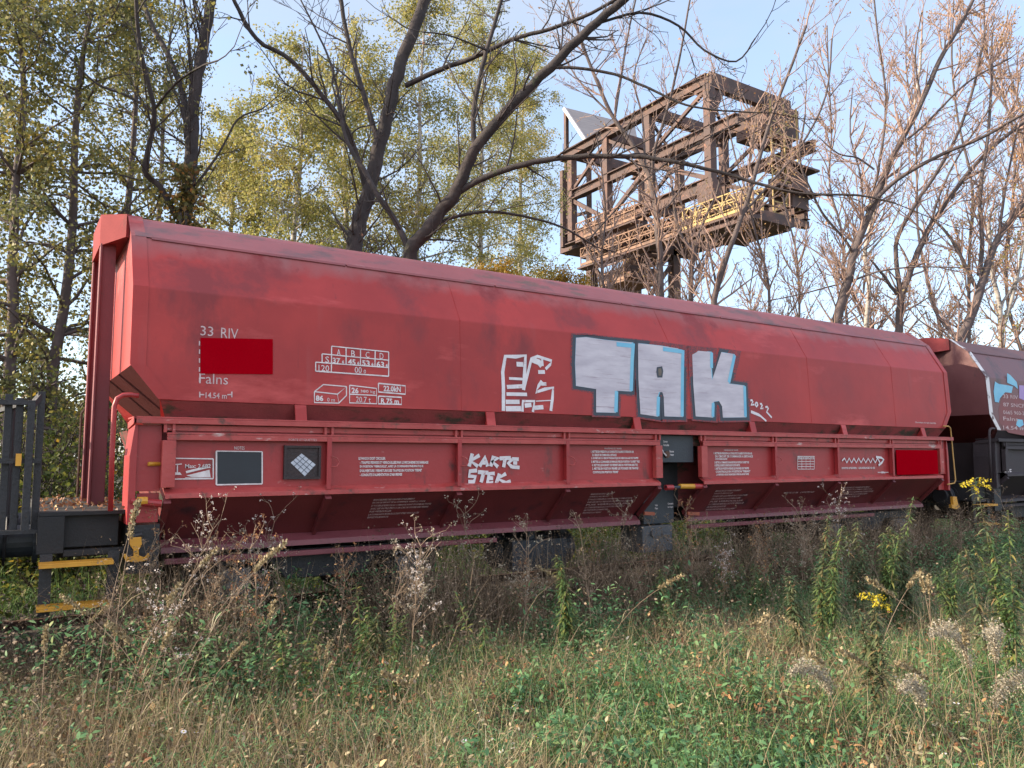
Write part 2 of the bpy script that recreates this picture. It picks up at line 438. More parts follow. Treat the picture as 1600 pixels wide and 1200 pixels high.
def wagon_shell(root, x0, m, near_end_lip=True):
    """covered hopper body, lower doors and end structure; m = dict of materials"""
    XL, XR = x0-0.165, x0+13.02
    W2 = 3.0
    # --- hopper body
    up = rnd_prof([(0.113, 2.45), (0.150, 3.153), (0.450, 3.673)], 0.012)
    rows = [(0.42, 1.99, 0.30), (0.100, 2.156, 0.235)]
    rows += [(y, z, 0.0) for y, z in up]
    n_low = len(rows)
    mb = MB()
    def loft(mb, rows, mirror=True):
        for sgn in ((0, 1) if mirror else (0,)):
            k = len(mb.v)
            for y, z, ins in rows:
                yy = y if sgn == 0 else W2-y
                mb.v += [(XL+ins, yy, z), (XR-ins, yy, z)]
            for i in range(len(rows)-1):
                q = (k+2*i, k+2*i+1, k+2*i+3, k+2*i+2)
                mb.f.append(q if sgn == 0 else q[::-1])
    loft(mb, rows)
    # end walls, recessed 9 cm behind the flange; sloping sheet below
    for X, d in ((XL, 1), (XR, -1)):
        prof = [(y, z) for y, z, i in rows[2:]]
        pr = prof+[(0.80, 3.955), (1.5, 4.03), (2.2, 3.955)]+[(W2-y, z) for y, z in prof[::-1]]
        mb.add([(X+d*(0.012+0.004*math.sin(math.pi*min(1, max(0, (y-0.1)/2.8)))), y, z) for y, z in pr], [tuple(range(len(pr)))])
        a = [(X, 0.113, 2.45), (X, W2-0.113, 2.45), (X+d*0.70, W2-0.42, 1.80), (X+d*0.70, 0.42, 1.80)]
        MB().add(a, [(0, 1, 2, 3)]).build('end_slope_sheet', surf('shade_dark_slope_sheet', [(0.3, (0.055, 0.010, 0.010)), (0.7, (0.075, 0.014, 0.014))], scale=3, rough=0.9, bump=0.2, spec=0.1), root)  # shade on the sheet is put into its dark base colour
        mb.add([(X, 0.113, 2.45), (X+d*0.235, 0.10, 2.156), (X+d*0.30, 0.42, 1.99), (X+d*0.70, 0.42, 1.80)], [(0, 1, 2, 3)])
        mb.add([(X, W2-0.113, 2.45), (X+d*0.235, W2-0.10, 2.156), (X+d*0.30, W2-0.42, 1.99), (X+d*0.70, W2-0.42, 1.80)], [(0, 1, 2, 3)])
    body = mb.build('hopper_body', m['body'], root)
    # --- underside band
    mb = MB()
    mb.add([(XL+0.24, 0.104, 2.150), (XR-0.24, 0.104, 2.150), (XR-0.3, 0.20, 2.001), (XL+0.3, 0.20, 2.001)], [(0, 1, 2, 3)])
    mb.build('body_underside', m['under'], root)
    # --- roof
    mb = MB()
    rr = rnd_prof([(0.440, 3.678), (0.80, 3.955), (1.5, 4.03), (2.2, 3.955), (2.56, 3.678)], 0.10)
    k = len(rr)
    mb.add([(XL+0.02, y, z) for y, z in rr]+[(XR-0.02, y, z) for y, z in rr], [(i, i+1, k+i+1, k+i) for i in range(k-1)])
    mb.add([(XL+0.02, y, z) for y, z in rr], [tuple(range(k))])
    mb.add([(XR-0.02, y, z) for y, z in rr], [tuple(range(k))])
    roof = mb.build('roof', m['roof'], root, smooth=False)
    # seam strips in separate lengths along the roof edge
    mb = MB()
    xx = XL+0.16
    rg = random.Random(4)
    while xx < XR-0.2:
        ln = min(rg.uniform(1.8, 2.2), XR-0.12-xx)
        nrm = np.array([0, -0.866, 0.5])
        a = np.array([xx, 0.452, 3.680]); b = np.array([xx+ln-0.02, 0.452, 3.680])
        off = nrm*0.012
        u = np.array([0, 0.5, 0.866])*0.05
        mb.slab([a, b, b-u*0.6, a-u*0.6], off)
        xx += ln
    mb.build('roof_seam', m['roof'], roof)
    # --- weld seams standing 2 mm proud on side
    mb = MB()
    for X in (x0+3.1, x0+6.25, x0+9.1, x0+11.3):
        for P_, h in ((PB, 0.995), (PU, 0.58)):
            p = P_.pt(X, 0.0, 0.0015)
            q = P_.pt(X, h, 0.0015)
            mb.beam(p, q, 0.012, 0.004, upv=P_.n)
    mb.build('weld_seam', m['body'], body)
    # --- end flange (collar) at both ends
    for X, d in ((XL, 1), (XR, -1)):
        mb = MB()
        pf = [(0.100, 2.156, 0.235), (0.113, 2.45, 0.0), (0.150, 3.153, 0.0), (0.450, 3.673, 0.0), (0.80, 3.955, 0.0)]
        vs = []
        for y, z, i in pf: vs += [(X+d*(i-0.012), y-0.006, z+0.004), (X+d*(i+0.115), y-0.008, z+0.004), (X+d*(i+0.09), y+0.02, z)]
        mb.add(vs, [f for j in range(len(pf)-1) for f in ((3*j, 3*j+1, 3*j+4, 3*j+3), (3*j+1, 3*j+2, 3*j+5, 3*j+4), (3*j+2, 3*j, 3*j+3, 3*j+5))])
        mb.build('end_flange', m.get('flange', m['body']), body)
    # --- hood over the end wall
    for X, d in ((XL, 1), (XR, -1)):
        mb = MB()
        pl_ = [(0.03, 0.80), (-0.02, 0.78), (-0.212, 1.10), (-0.212, 1.90), (-0.02, 2.22), (0.03, 2.20)]
        n_ = len(pl_); lo = [(X+d*a, b, 3.70 if 1.0 < b < 2.0 else 3.74) for a, b in pl_]; hi = [(X+d*a, b, 3.962+0.075*(1-((b-1.5)/0.72)**2)*0.9) for a, b in pl_]
        mb.add(lo+hi, [(i, (i+1) % n_, n_+(i+1) % n_, n_+i) for i in range(n_)]+[tuple(range(n_)), tuple(range(n_, 2*n_))])
        mb.build('end_hood', m['hood'], root)
    # --- end posts
    for X, d in ((XL, 1), (XR, -1)):
        if m.get('noposts') and d == 1: continue
        for y in (1.10, 1.88):
            mb = MB()
            mb.box(X-d*0.185, X-d*0.065, y, y+0.02, 1.20, 3.72)
            mb.box(X-d*0.205, X-d*0.185, y-0.03, y+0.09, 1.20, 3.72)
            mb.build('end_post', m.get('post', m['door']), root, bevel=0.004)
        mb = MB().box(X-d*0.14, X-d*0.02, 1.122, 1.878, 2.02, 2.12)
        mb.build('end_crossbar', m['door'], root)
    # --- gussets
    for X in (1.32, 3.45, 5.6, 7.75, 9.85, 12.05):
        mb = MB()
        mb.slab([(x0+X-0.055, 0.085, 2.15), (x0+X+0.055, 0.085, 2.15), (x0+X+0.055, 0.05, 2.002), (x0+X-0.055, 0.05, 2.002)], (0, 0.016, 0))
        mb.box(x0+X-0.008, x0+X+0.008, 0.102, 0.40, 2.002, 2.12)
        mb.build('gusset', m['body'], root)
    # --- shelf beam
    mb = MB()
    mb.box(x0-0.136, x0+12.86, 0.0, 0.42, 1.985, 2.0)
    mb.box(x0-0.136, x0+12.86, 0.0, 0.012, 1.94, 1.985)
    mb.slab([(x0-0.136, 0.0, 2.0), (x0-0.136, 0.0, 1.94), (x0-0.136, 0.42, 1.90), (x0-0.136, 0.42, 1.96)], (0.02, 0, 0))
    mb.build('side_sill', m['sill'], root, bevel=0.003)
    # --- lower hopper between the doors and the middle of the wagon
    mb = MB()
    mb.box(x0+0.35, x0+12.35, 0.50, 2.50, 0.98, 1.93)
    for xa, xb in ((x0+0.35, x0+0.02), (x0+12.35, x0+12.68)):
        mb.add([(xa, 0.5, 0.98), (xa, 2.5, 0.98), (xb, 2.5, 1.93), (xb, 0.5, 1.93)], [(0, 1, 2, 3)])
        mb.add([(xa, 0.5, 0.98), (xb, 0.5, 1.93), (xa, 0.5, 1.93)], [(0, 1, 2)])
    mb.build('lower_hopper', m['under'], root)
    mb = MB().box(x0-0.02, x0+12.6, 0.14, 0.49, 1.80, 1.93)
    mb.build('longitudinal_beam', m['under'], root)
    # --- doors
    s = 1.4365
    for a, nm in ((0.15, 0), (0.15+4*s+0.808, 1)):
        xa, xb = x0+a, x0+a+4*s
        door = MB().box(xa+0.03, xb-0.03, PDY, PDY+0.03, 1.37, 1.88).build('discharge_door', m['door'], root)
        mb = MB()
        mb.slab([(xa+0.05, 0.45, 0.905), (xb-0.05, 0.45, 0.905), (xb-0.02, 0.02, 1.296), (xa+0.02, 0.02, 1.296)], (0, 0.03, 0.03))
        mb.build('sloping_sheet', m['under2'], door)
        mb = MB()   # top rail
        mb.box(xa-0.02, xb+0.02, 0.0, PDY-0.002, 1.85, 1.865)
        mb.box(xa-0.02, xb+0.02, 0.0, 0.012, 1.80, 1.848)
        mb.box(xa-0.02, xb+0.02, 0.05, 0.09, 1.882, 1.935)
        mb.build('top_rail', m['sill'], door, bevel=0.002)
        mb = MB()   # flange: wide sloping ledge below the panel
        mb.slab([(xa-0.02, PDY+0.02, 1.385), (xb+0.02, PDY+0.02, 1.385), (xb+0.02, 0.0, 1.335), (xa-0.02, 0.0, 1.335)], (0, 0.0, -0.012))
        mb.box(xa-0.02, xb+0.02, 0.0, 0.012, 1.296, 1.322)
        mb.slab([(xa-0.02, -0.001, 1.334), (xb+0.02, -0.001, 1.334), (xb+0.02, -0.003, 1.295), (xa-0.02, -0.003, 1.295)], (0, 0.012, 0))
        mb.build('bottom_flange', m['sill2'], door, bevel=0.002)
        mb = MB()   # lip at the bottom
        mb.slab([(xa+0.02, 0.45, 0.903), (xb-0.02, 0.45, 0.903), (xb-0.02, 0.36, 0.84), (xa+0.02, 0.36, 0.84)], (0, 0.012, -0.012))
        mb.slab([(xa+0.02, 0.36, 0.84), (xb-0.02, 0.36, 0.84), (xb-0.02, 0.35, 0.79), (xa+0.02, 0.35, 0.79)], (0, 0.012, 0))
        mb.build('bottom_lip', m['lip'], door)
        mb = MB().box(xa+0.05, xb-(2.2 if nm == 0 else 1.5), 0.33, 0.40, 0.69, 0.74)
        mb.build('lower_bar', m['lip'], door, bevel=0.006)
        for k in range(5):
            X = xa+k*s
            w = 0.055 if k in (0, 4) else 0.03
            mb = MB()
            mb.box(X-w, X+w, -0.004, PDY-0.004, 1.389, 1.797)
            if k not in (0, 4): mb.v = []; mb.f = []; mb.box(X-0.008, X+0.008, 0.004, PDY-0.003, 1.39, 1.848); mb.box(X-w*0.8, X+w*0.8, -0.004, 0.004, 1.34, 1.845)
            mb.build('stiffener', m['sill'] if k in (0, 4) else m['door'], door, bevel=0.004)
            n = PS.n
            a_, b_ = PS.pt(X, 0.02, 0.0)+0, PS.pt(X, 0.575, 0.0)
            mb = MB().slab([a_+n*0.001-np.array([0.015, 0, 0]), a_+n*0.001+np.array([0.015, 0, 0]), b_+np.array([0.03, 0, 0])+n*0.001, b_-np.array([0.03, 0, 0])+n*0.001], n*0.05)
            mb.build('rib', m['under2'], door)
        # small vertical hinge pins between sill and top rail
        mb = MB()
        for k in range(5):
            X = xa+k*s
            for e in (-0.035, 0.035):
                mb.box(X+e-0.012, X+e+0.012, 0.018, 0.048, 1.867, 1.939)
        mb.build('hinge', m['sill'], door)
        for k in (1, 2, 3):   # rope rings
            if nm == 0 or k == 1:
                X = xa+k*s+0.05
                mb = MB().tube([(X-0.03, -0.01, 1.66), (X+0.02, -0.02, 1.64), (X+0.045, -0.02, 1.60), (X+0.02, -0.02, 1.56), (X-0.03, -0.01, 1.56)], 0.006, 6)
                mb.build('rope_ring', m['sill'], door)
    # --- end plates beside the doors
    for X, d in ((x0-0.15, 1), (x0+12.78, -1)):
        mb = MB()
        mb.slab([(X, 0.06, 1.08), (X+d*0.055, 0.06, 1.08), (X+d*0.055, 0.06, 1.93), (X+d*0.03, 0.06, 1.93), (X, 0.06, 1.66)], (0, 0.4, 0))
        mb.slab([(X+d*0.056, 0.09, 1.36), (X+d*0.25, 0.09, 1.36), (X+d*0.25, 0.09, 1.93), (X+d*0.056, 0.09, 1.93)], (0, 0.02, 0))
        mb.slab([(X+d*0.075, 0.12, 1.09), (X+d*0.25, 0.12, 1.09), (X+d*0.25, 0.12, 1.34), (X+d*0.075, 0.12, 1.34)], (0, 0.02, 0))
        mb.build('corner_plate', m['door'], root, bevel=0.003)
    return body

def running_gear(root, x0, m):
    # underframe
    mb = MB()
    mb.box(x0-0.6, x0+13.4, 1.15, 1.85, 0.72, 1.04)
    for X in (1.5, 4.2, 8.5, 11.1): mb.box(x0+X-0.1, x0+X+0.1, 0.5, 2.5, 0.78, 0.97)
    mb.build('underframe', m['frame'], root)
    for cx in (x0+1.75, x0+10.95):
        bg = MB()
        for y in (0.50, 2.36):
            bg.slab([(cx-1.35, y, 0.62), (cx-0.55, y, 0.62), (cx-0.4, y, 0.45), (cx+0.4, y, 0.45), (cx+0.55, y, 0.62), (cx+1.35, y, 0.62), (cx+1.35, y, 0.74), (cx-1.35, y, 0.74)], (0, 0.14, 0))
        bg.box(cx-0.2, cx+0.2, 0.66, 2.34, 0.5, 0.72)
        b = bg.build('bogie_frame', m['frame'], root, bevel=0.01)
        for dx in (-0.9, 0.9):
            for y, e in ((0.70, 1), (2.20, -1)):
                mb = MB()
                mb.tube([(cx+dx, y, 0.46), (cx+dx, y+e*0.11, 0.46)], 0.46, 40)
                mb.tube([(cx+dx, y+e*0.111, 0.46), (cx+dx, y+e*0.14, 0.46)], 0.485, 40)
                mb.build('wheel', m['wheel'], b)
                mb = MB()
                yy = 0.42 if e == 1 else 2.42
                mb.box(cx+dx-0.14, cx+dx+0.14, yy, yy+0.16, 0.32, 0.60)
                mb.tube([(cx+dx, yy-0.03, 0.46), (cx+dx, yy+0.02, 0.46)], 0.11, 16)
                mb.build('axle_box', m['grey2'], b, bevel=0.01)
                mb = MB()
                for sx in (-0.22, 0.22):
                    pts = [(cx+dx+sx+0.05*math.cos(a), yy+0.08+0.05*math.sin(a), 0.36+0.25*a/(2*math.pi*5)) for a in np.linspace(0, 2*math.pi*5, 60)]
                    mb.tube(pts, 0.012, 5)
                mb.build('spring', m['frame'], b)
            mb = MB().tube([(cx+dx, 0.82, 0.46), (cx+dx, 2.18, 0.46)], 0.08, 12)
            mb.build('axle', m['wheel'], b)
    mb = MB()   # brake air tank
    mb.tube([(x0+4.0, 1.0, 0.50), (x0+4.06, 1.0, 0.50), (x0+5.15, 1.0, 0.50), (x0+5.2, 1.0, 0.50)], [0.15, 0.21, 0.21, 0.15], 20)
    mb.box(x0+4.05, x0+4.85, 0.56, 0.76, 0.30, 0.66)
    mb.box(x0+4.3, x0+4.4, 0.6, 1.4, 0.66, 0.80); mb.box(x0+4.9, x0+5.0, 0.76, 1.4, 0.69, 0.80)
    mb.build('brake_tank', m['grey'], root, bevel=0.01)
    # buffers and couplings
    for X, d in ((x0-0.79, -1), (x0+13.61, 1)):
        for y in (0.62, 2.38):
            mb = MB()
            mb.tube([(X-d*0.02, y, 0.94), (X+d*0.02, y, 0.94)], 0.19, 20)
            mb.tube([(X+d*0.02, y, 0.94), (X+d*0.30, y, 0.94)], 0.135, 20)
            b = mb.build('buffer', m['grey'], root)
            mb = MB().tube([(X+d*0.21, y, 0.94), (X+d*0.215, y, 0.94), (X+d*0.235, y, 0.94)], [0.16, 0.21, 0.19], 24)
            mb.build('buffer_plate', m['frame'], b)
    return

def end_platform(root, x0, m, leaves=True):
    """dark platform with steps on the left end"""
    mb = MB()
    mb.box(x0-0.79, x0-0.02, 0.20, 2.80, 1.165, 1.20)
    mb.box(x0-0.79, x0-0.60, 0.20, 2.80, 0.86, 1.163)
    mb.box(x0-0.60, x0-0.19, 0.26, 0.30, 0.90, 1.163)
    mb.box(x0-0.60, x0-0.10, 0.21, 0.29, 0.83, 0.88)
    mb.build('end_platform', m['deck'], root, bevel=0.004)
    mb = MB().box(x0-0.13, x0+0.12, 0.13, 0.6, 0.66, 1.07).build('platform_bracket', m['frame'], root)
    for z in (0.80, 0.46):
        st = MB()
        st.box(x0-0.775, x0-0.24, 0.02, 0.20, z-0.012, z)
        st.box(x0-0.775, x0-0.24, 0.02, 0.03, z-0.035, z-0.012)
        st.build('footstep', YEL, root, bevel=0.002)
    mb = MB()
    for X in (x0-0.765, x0-0.27):
        mb.box(X, X+0.09, 0.19, 0.205, 0.36 if X < x0-0.5 else 0.44, 0.86)
        for z in (0.80, 0.46): mb.box(X, X+0.012, 0.03, 0.19, z-0.05, z-0.013)
    mb.build('step_bracket', m['frame'], root)
    # handrail, U shaped red pipe
    pts = [(x0-0.10, 0.08, 2.18), (x0-0.16, 0.08, 2.185), (x0-0.22, 0.08, 2.18), (x0-0.265, 0.08, 2.15), (x0-0.285, 0.08, 2.08), (x0-0.285, 0.09, 1.7), (x0-0.275, 0.10, 1.20)]
    MB().tube(pts, 0.021, 10).build('handrail', m['door'], root, smooth=True)
    # ladder on the far side
    lad = MB()
    for X in (x0-0.34, x0-0.22):
        lad.tube([(X+0.04, 2.86, 2.22), (X, 2.86, 2.15), (X, 2.86, 1.2)], 0.014, 6)
    for k in range(4): lad.tube([(x0-0.34, 2.86, 1.3+k*0.24), (x0-0.22, 2.86, 1.3+k*0.24)], 0.010, 6)
    lad.build('ladder', RAILM, root)
    # towing hook, yellow
    hk = on_plane(212, 858, (0, 0.11, 0), np.array([0, 1.0, 0]))
    pxs = [(203, 840), (221, 839), (222, 851), (217, 859), (217, 868), (226, 871), (232, 864), (235, 867), (230, 876), (214, 879), (197, 877), (192, 868), (196, 865), (201, 871), (209, 869), (209, 860), (203, 851)]
    if leaves:
        q = [on_plane(u, v, (0, 0.10, 0), np.array([0, 1.0, 0])) for u, v in pxs]
        MB().slab(q, (0, 0.03, 0)).build('towing_hook', YEL, root, bevel=0.004)
        MB().tube([(-0.125, 0.13, 0.97), (-0.02, 0.13, 0.99)], 0.03, 10).build('hook_pin', m['frame'], root)
        # handles at the left end of the doors
        a = on_plane(205, 783, (0, 0.04, 0), np.array([0, 1.0, 0])); b = on_plane(252, 787, (0, 0.04, 0), np.array([0, 1.0, 0]))
        h = MB().tube([a, a*0.75+b*0.25, b*0.5+a*0.5, b], [0.02, 0.03, 0.034, 0.034], 10).build('locking_shaft', m['door'], root)
        a2 = on_plane(214, 783, (0, 0.035, 0), np.array([0, 1.0, 0]))
        MB().tube([a2, a2+np.array([0.08, 0, 0])], 0.036, 10).build('shaft_collar', YEL, h)
        a = on_plane(232, 725, (0, 0.05, 0), np.array([0, 1.0, 0]))
        MB().tube([a+np.array([0.10, 0.05, 0]), a+np.array([0.03, 0.01, 0]), a+np.array([0, 0, 0])], 0.018, 8).build('locking_pin', YEL, root)

HOODM = surf('dull_hood_paint', [(0.3, (0.22, 0.045, 0.048)), (0.7, (0.29, 0.065, 0.065))], scale=2.5, rough=0.85, rrange=0.05, bump=0.1, spec=0.15, spots=[((0.14, 0.06, 0.055), 4.0, 0.58, (1, 1, 0.5))])
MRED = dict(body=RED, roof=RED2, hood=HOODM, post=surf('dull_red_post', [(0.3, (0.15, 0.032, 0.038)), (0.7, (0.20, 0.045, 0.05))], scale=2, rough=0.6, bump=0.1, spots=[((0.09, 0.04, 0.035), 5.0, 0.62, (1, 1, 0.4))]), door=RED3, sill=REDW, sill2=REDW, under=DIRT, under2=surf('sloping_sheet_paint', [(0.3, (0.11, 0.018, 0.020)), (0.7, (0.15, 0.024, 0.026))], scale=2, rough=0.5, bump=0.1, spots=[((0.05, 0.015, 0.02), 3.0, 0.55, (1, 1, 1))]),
            lip=surf('lip_paint', [(0.3, (0.14, 0.035, 0.045)), (0.7, (0.20, 0.05, 0.06))], scale=3, rough=0.5, bump=0.1, spots=[((0.07, 0.03, 0.025), 6.0, 0.6, (1, 1, 1))]),
            frame=BLACK, grey=GREY, grey2=GREY2, wheel=STEEL, deck=DECKM)
MBRN = dict(noposts=True, body=BROWN, roof=BROWN2, hood=HOODM, door=BROWND, sill=BROWND, sill2=BROWND, under=BROWND, under2=BROWND, lip=BROWND,
            frame=BLACK, grey=BLACK, grey2=BLACK, wheel=STEEL, deck=BLACK,
            flange=surf('peeling_white_flange', [(0.40, (0.09, 0.045, 0.045)), (0.47, (0.62, 0.60, 0.60)), (0.7, (0.70, 0.68, 0.68))], scale=5, rough=0.6, bump=0.2))

wag = thing('hopper_wagon', (6.4, 1.5, 0.0), 'bright red covered hopper wagon with large silver TAK graffiti on its side', 'railway wagon')
body = wagon_shell(wag, 0.0, MRED)
running_gear(wag, 0.0, MRED)
end_platform(wag, 0.0, MRED)

# centre gap equipment
def cgap():
    mb = MB().box(5.95, 6.60, 0.10, 0.14, 1.585, 1.935)
    p = mb.build('control_plate', GREY, wag, bevel=0.003)
    MB().box(5.92, 6.66, 0.46, 0.50, 0.98, 1.58).build('recess_panel', BLACK, wag)
    a = on_plane(1040, 762, (0, 0.05, 0), np.array([0, 1.0, 0])); b = on_plane(1102, 760, (0, 0.05, 0), np.array([0, 1.0, 0]))
    sh = MB().tube([a, b], 0.022, 10).build('locking_shaft', GREY, wag)
    c = on_plane(1062, 760, (0, 0.05, 0), np.array([0, 1.0, 0])); d = on_plane(1084, 760, (0, 0.05, 0), np.array([0, 1.0, 0]))
    MB().tube([c, d], 0.033, 12).build('shaft_sleeve', YEL, sh)
    MB().tube([d, b], 0.036, 12).build('shaft_collar', RED3, sh)
    MB().tube([a, a+np.array([0.12, 0, 0])], 0.036, 12).build('shaft_collar', RED3, sh)
    # box below
    q = MB()
    q.box(5.98, 6.52, 0.40, 0.90, 0.78, 1.22)
    q.build('equipment_cabinet', GREY, wag, bevel=0.005)
    q = MB()
    q.box(5.92, 6.45, 0.36, 0.80, 0.42, 0.76)
    q.tube([(6.1, 0.33, 0.66), (6.1, 0.36, 0.66)], 0.05, 10); q.box(6.25, 6.38, 0.33, 0.358, 0.62, 0.66)
    q.build('brake_valve', GREY2, wag, bevel=0.01)
    # white lever hook on the control plate
    mbh = MB()
    pts = [on_plane(u, v, (0, 0.075, 0), np.array([0, 1.0, 0])) for u, v in ((1034, 696), (1034, 702), (1037, 708), (1041, 712))]
    mbh.tube(pts, 0.009, 6).build('lever', WHITE, p)
    k = on_plane(1043, 710, (0, 0.08, 0), np.array([0, 1.0, 0]))
    MB().tube([k, k+np.array([0, 0.02, 0])], 0.045, 12).build('lever_knob', RAILM, p)
    # worn padding edges on the gap
    for u0, v0, u1, v1 in ((1006, 802, 1022, 803), (1074, 802, 1092, 803)):
        a = on_plane(u0, v0, (0, 0.3, 0), np.array([0, 1.0, 0])); b = on_plane(u1, v1, (0, 0.3, 0), np.array([0, 1.0, 0]))
        MB().beam(a, b, 0.03, 0.045).build('door_catch', surf('orange_red_catch', [(0.3, (0.25, 0.06, 0.03)), (0.7, (0.33, 0.09, 0.04))], scale=9), wag, bevel=0.004)
    for u, v, s in ((1042, 692, 'Ouvert'), (1042, 696.5, 'Verrouille'),):
        pass
    PP = Plane((0.098, 1.6), (0.098, 1.9)); t = MB()
    for u, v, s in ((1036, 691.5, 'Ouvert'), (1036, 697, 'Verrouille'), (1046, 707, 'Ferme'), (1046, 712.5, 'Trappe')):
        a, b = PP.uv(u, v); put_text(t, PP, s, a, b, 0.10 if len(s) > 7 else 0.075, 0.028, 0.02)
    t.build('plate_lettering', WHITE, p)
    PP = Plane((0.398, 0.8), (0.398, 1.2)); t = MB()
    for u, v, s in ((1043, 788.5, 'Commande'), (1043, 794, 'des trappes'), (1023, 791, 'Vide'), (1023, 796, 'Plein')):
        a, b = PP.uv(u, v); put_text(t, PP, s, a, b, 0.10 if len(s) > 7 else 0.05, 0.026, 0.02)
    t.build('cabinet_lettering', WHITE, wag)
cgap()
# yellow hand rail, right end
yr = [on_plane(u, v, (0, 0.06, 0), np.array([0, 1.0, 0])) for u, v in ((1474, 666), (1482, 666), (1485, 669), (1493, 750), (1491, 755), (1480, 757))]
MB().tube(yr, 0.012, 8).build('handrail', surf('pale_yellow_rail', [(0.3, (0.36, 0.20, 0.05)), (0.7, (0.50, 0.30, 0.09))], scale=9), wag, smooth=True)
for uu in (1492,):
    q = [on_plane(u, v, (0, 0.10, 0), np.array([0, 1.0, 0])) for u, v in ((1489, 776), (1495, 776), (1497, 787), (1500, 792), (1495, 796), (1488, 794), (1487, 788), (1490, 789))]
    MB().slab(q, (0, 0.05, 0)).build('towing_hook', YEL, wag, bevel=0.004)

# ------------------------------------------------------------------ lettering
def px_text(mb, pl, s, u0, v0, u1, hpx, bold=0.02, off=0.004, slant=0.0):
    a0, b0 = pl.uv(u0, v0); a1, _ = pl.uv(u1, v0)
    _, b1 = pl.uv(u0, v0-hpx)
    put_text(mb, pl, s, a0, b0, a1-a0, b1-b0, bold, off, slant)
def px_rect(mb, pl, u0, v0, u1, v1, wd=0.012, off=0.004):
    a0, b0 = pl.uv(u0, v0); a1, b1 = pl.uv(u1, v1)
    for p, q in (((a0, b0), (a1, b0)), ((a1, b0), (a1, b1)), ((a1, b1), (a0, b1)), ((a0, b1), (a0, b0))):
        stroke(mb, pl, [p, q], wd, off)
t = MB()
px_text(t, PB, '33', 313, 524, 333, 15, 0.0)
px_text(t, PB, 'RIV', 345, 528, 372, 16, 0.0)
px_text(t, PB, 'Falns', 311, 599, 356, 16, 0.0)
px_text(t, PB, '14.54 m', 321, 622, 354, 9, 0.01)
for u, d in ((312, 1), (362, -1)):
    pstroke(t, PB, [(u, 612), (u, 621)], 0.012); pstroke(t, PB, [(u, 616.5), (u+d*7, 616.8)], 0.012)
for v in (533, 546, 560, 574, 590): pstroke(t, PB, [(311.5, v), (311.5, v+7)], 0.010)
t.build('lettering', WHITEF, body)
t = MB()
# load table
def line(*p, w=0.011): pstroke(t, PB, list(p), w)
line((518, 541), (607, 550)); line((503, 553), (607, 563)); line((493, 566), (607, 574.5)); line((493, 580), (607, 588), w=0.013)
line((518, 541), (517.5, 582)); line((607, 550), (607, 588)); line((540.5, 543), (540.5, 570)); line((563, 545.5), (563, 571.5)); line((586, 548), (585.5, 573))
line((503, 553), (503, 567)); line((493, 566), (493, 580))
for s, u in (('A', 526), ('B', 548.5), ('C', 571), ('D', 593)): px_text(t, PB, s, u, 556-1+(u-526)*0.09, u+6, 9.5, 0.0)
px_text(t, PB, 'S', 508, 566.5, 514, 9.5, 0)
for s, u in (('37', 519.5), ('45', 543.5), ('53', 565.5), ('63', 588)):
    v = 567.8+(u-519)*0.082; px_text(t, PB, s, u, v, u+12, 9, 0.03); px_text(t, PB, '6', u+14.5, v, u+18, 5, 0.03)
px_text(t, PB, '120', 497.5, 579.5, 514, 9.5, 0); px_text(t, PB, '00', 554, 582.5, 565, 9.5, 0); px_text(t, PB, '0', 568, 583.5, 571.5, 6, 0)
# volume box
line((491, 612), (527, 616), (529, 630), (491, 629), (491, 612)); line((491, 612), (505, 601), (541, 604), (527, 616)); line((541, 604), (541, 618), (529, 630))
px_text(t, PB, '86', 493, 626.5, 505, 9, 0.04); px_text(t, PB, '0 m', 511, 627.5, 523, 6, 0)
line((546, 602), (588, 607), (588.5, 631), (546, 629.5), (546, 602)); line((546, 616), (588, 618))
px_text(t, PB, '26', 549, 614.5, 560, 9, 0.03); px_text(t, PB, '380 kg', 563, 614.5, 586, 5.5, 0.0); px_text(t, PB, '20.7 t', 556, 628.5, 579, 9, 0)
line((591, 599), (633, 603), (633, 616), (591, 612.5), (591, 599), w=0.014); px_text(t, PB, '22.0kN', 599, 611.5, 626, 9, 0.03)
line((591, 619), (627, 621), (627, 632), (591, 631), (591, 619), w=0.014); px_text(t, PB, 'R 75 m', 595, 630.2, 623, 8, 0.03)
t.build('lettering', WHITE, body)
t = MB(); px_text(t, PB, 'Ouverture du toit interdite', 1430, 661, 1462, 2.6, 0.0); t.build('lettering', WHITE, body)
# dark red redaction box over the wagon number, added as a patch
t = MB(); a0, b0 = PB.uv(313, 528); a1, b1 = PB.uv(426, 585)
p0 = PB.uv(313, 528); p1 = PB.uv(426, 528); p2 = PB.uv(426, 585); p3 = PB.uv(313, 585)
ppoly(t, PB, [(313, 528), (426, 530), (426, 585), (313, 584)], 0.008); t.build('redaction_patch', DKRED, body)
PR = Plane((-0.002, 1.3), (-0.002, 1.9))
# note board, label frame, texts on the doors
door1 = [o for o in bpy.data.objects if o.name.startswith('discharge_door')][0]
door2 = [o for o in bpy.data.objects if o.name.startswith('discharge_door')][1]
PN = Plane((PDY-0.004, 1.3), (PDY-0.004, 1.9))
mb = MB(); ppoly(mb, PN, [(401, 702), (474, 705.5), (474, 758), (401, 757)], 0.004) if False else None
mb = MB(); ppoly(mb, PN, [(338.5, 705.5), (409, 706.5), (409, 755.5), (338.5, 757)], 0.004); mb.build('note_board', BLKPANEL, door1)
t = MB()
pstroke(t, PN, [(338, 705), (409.5, 706)], 0.012); pstroke(t, PN, [(409.5, 706), (409.5, 756)], 0.012)
pstroke(t, PN, [(409.5, 756), (338, 757.5)], 0.012); pstroke(t, PN, [(338, 757.5), (338, 705)], 0.014)
px_text(t, PN, 'NOTES', 366, 702.5, 382, 5, 0.0)
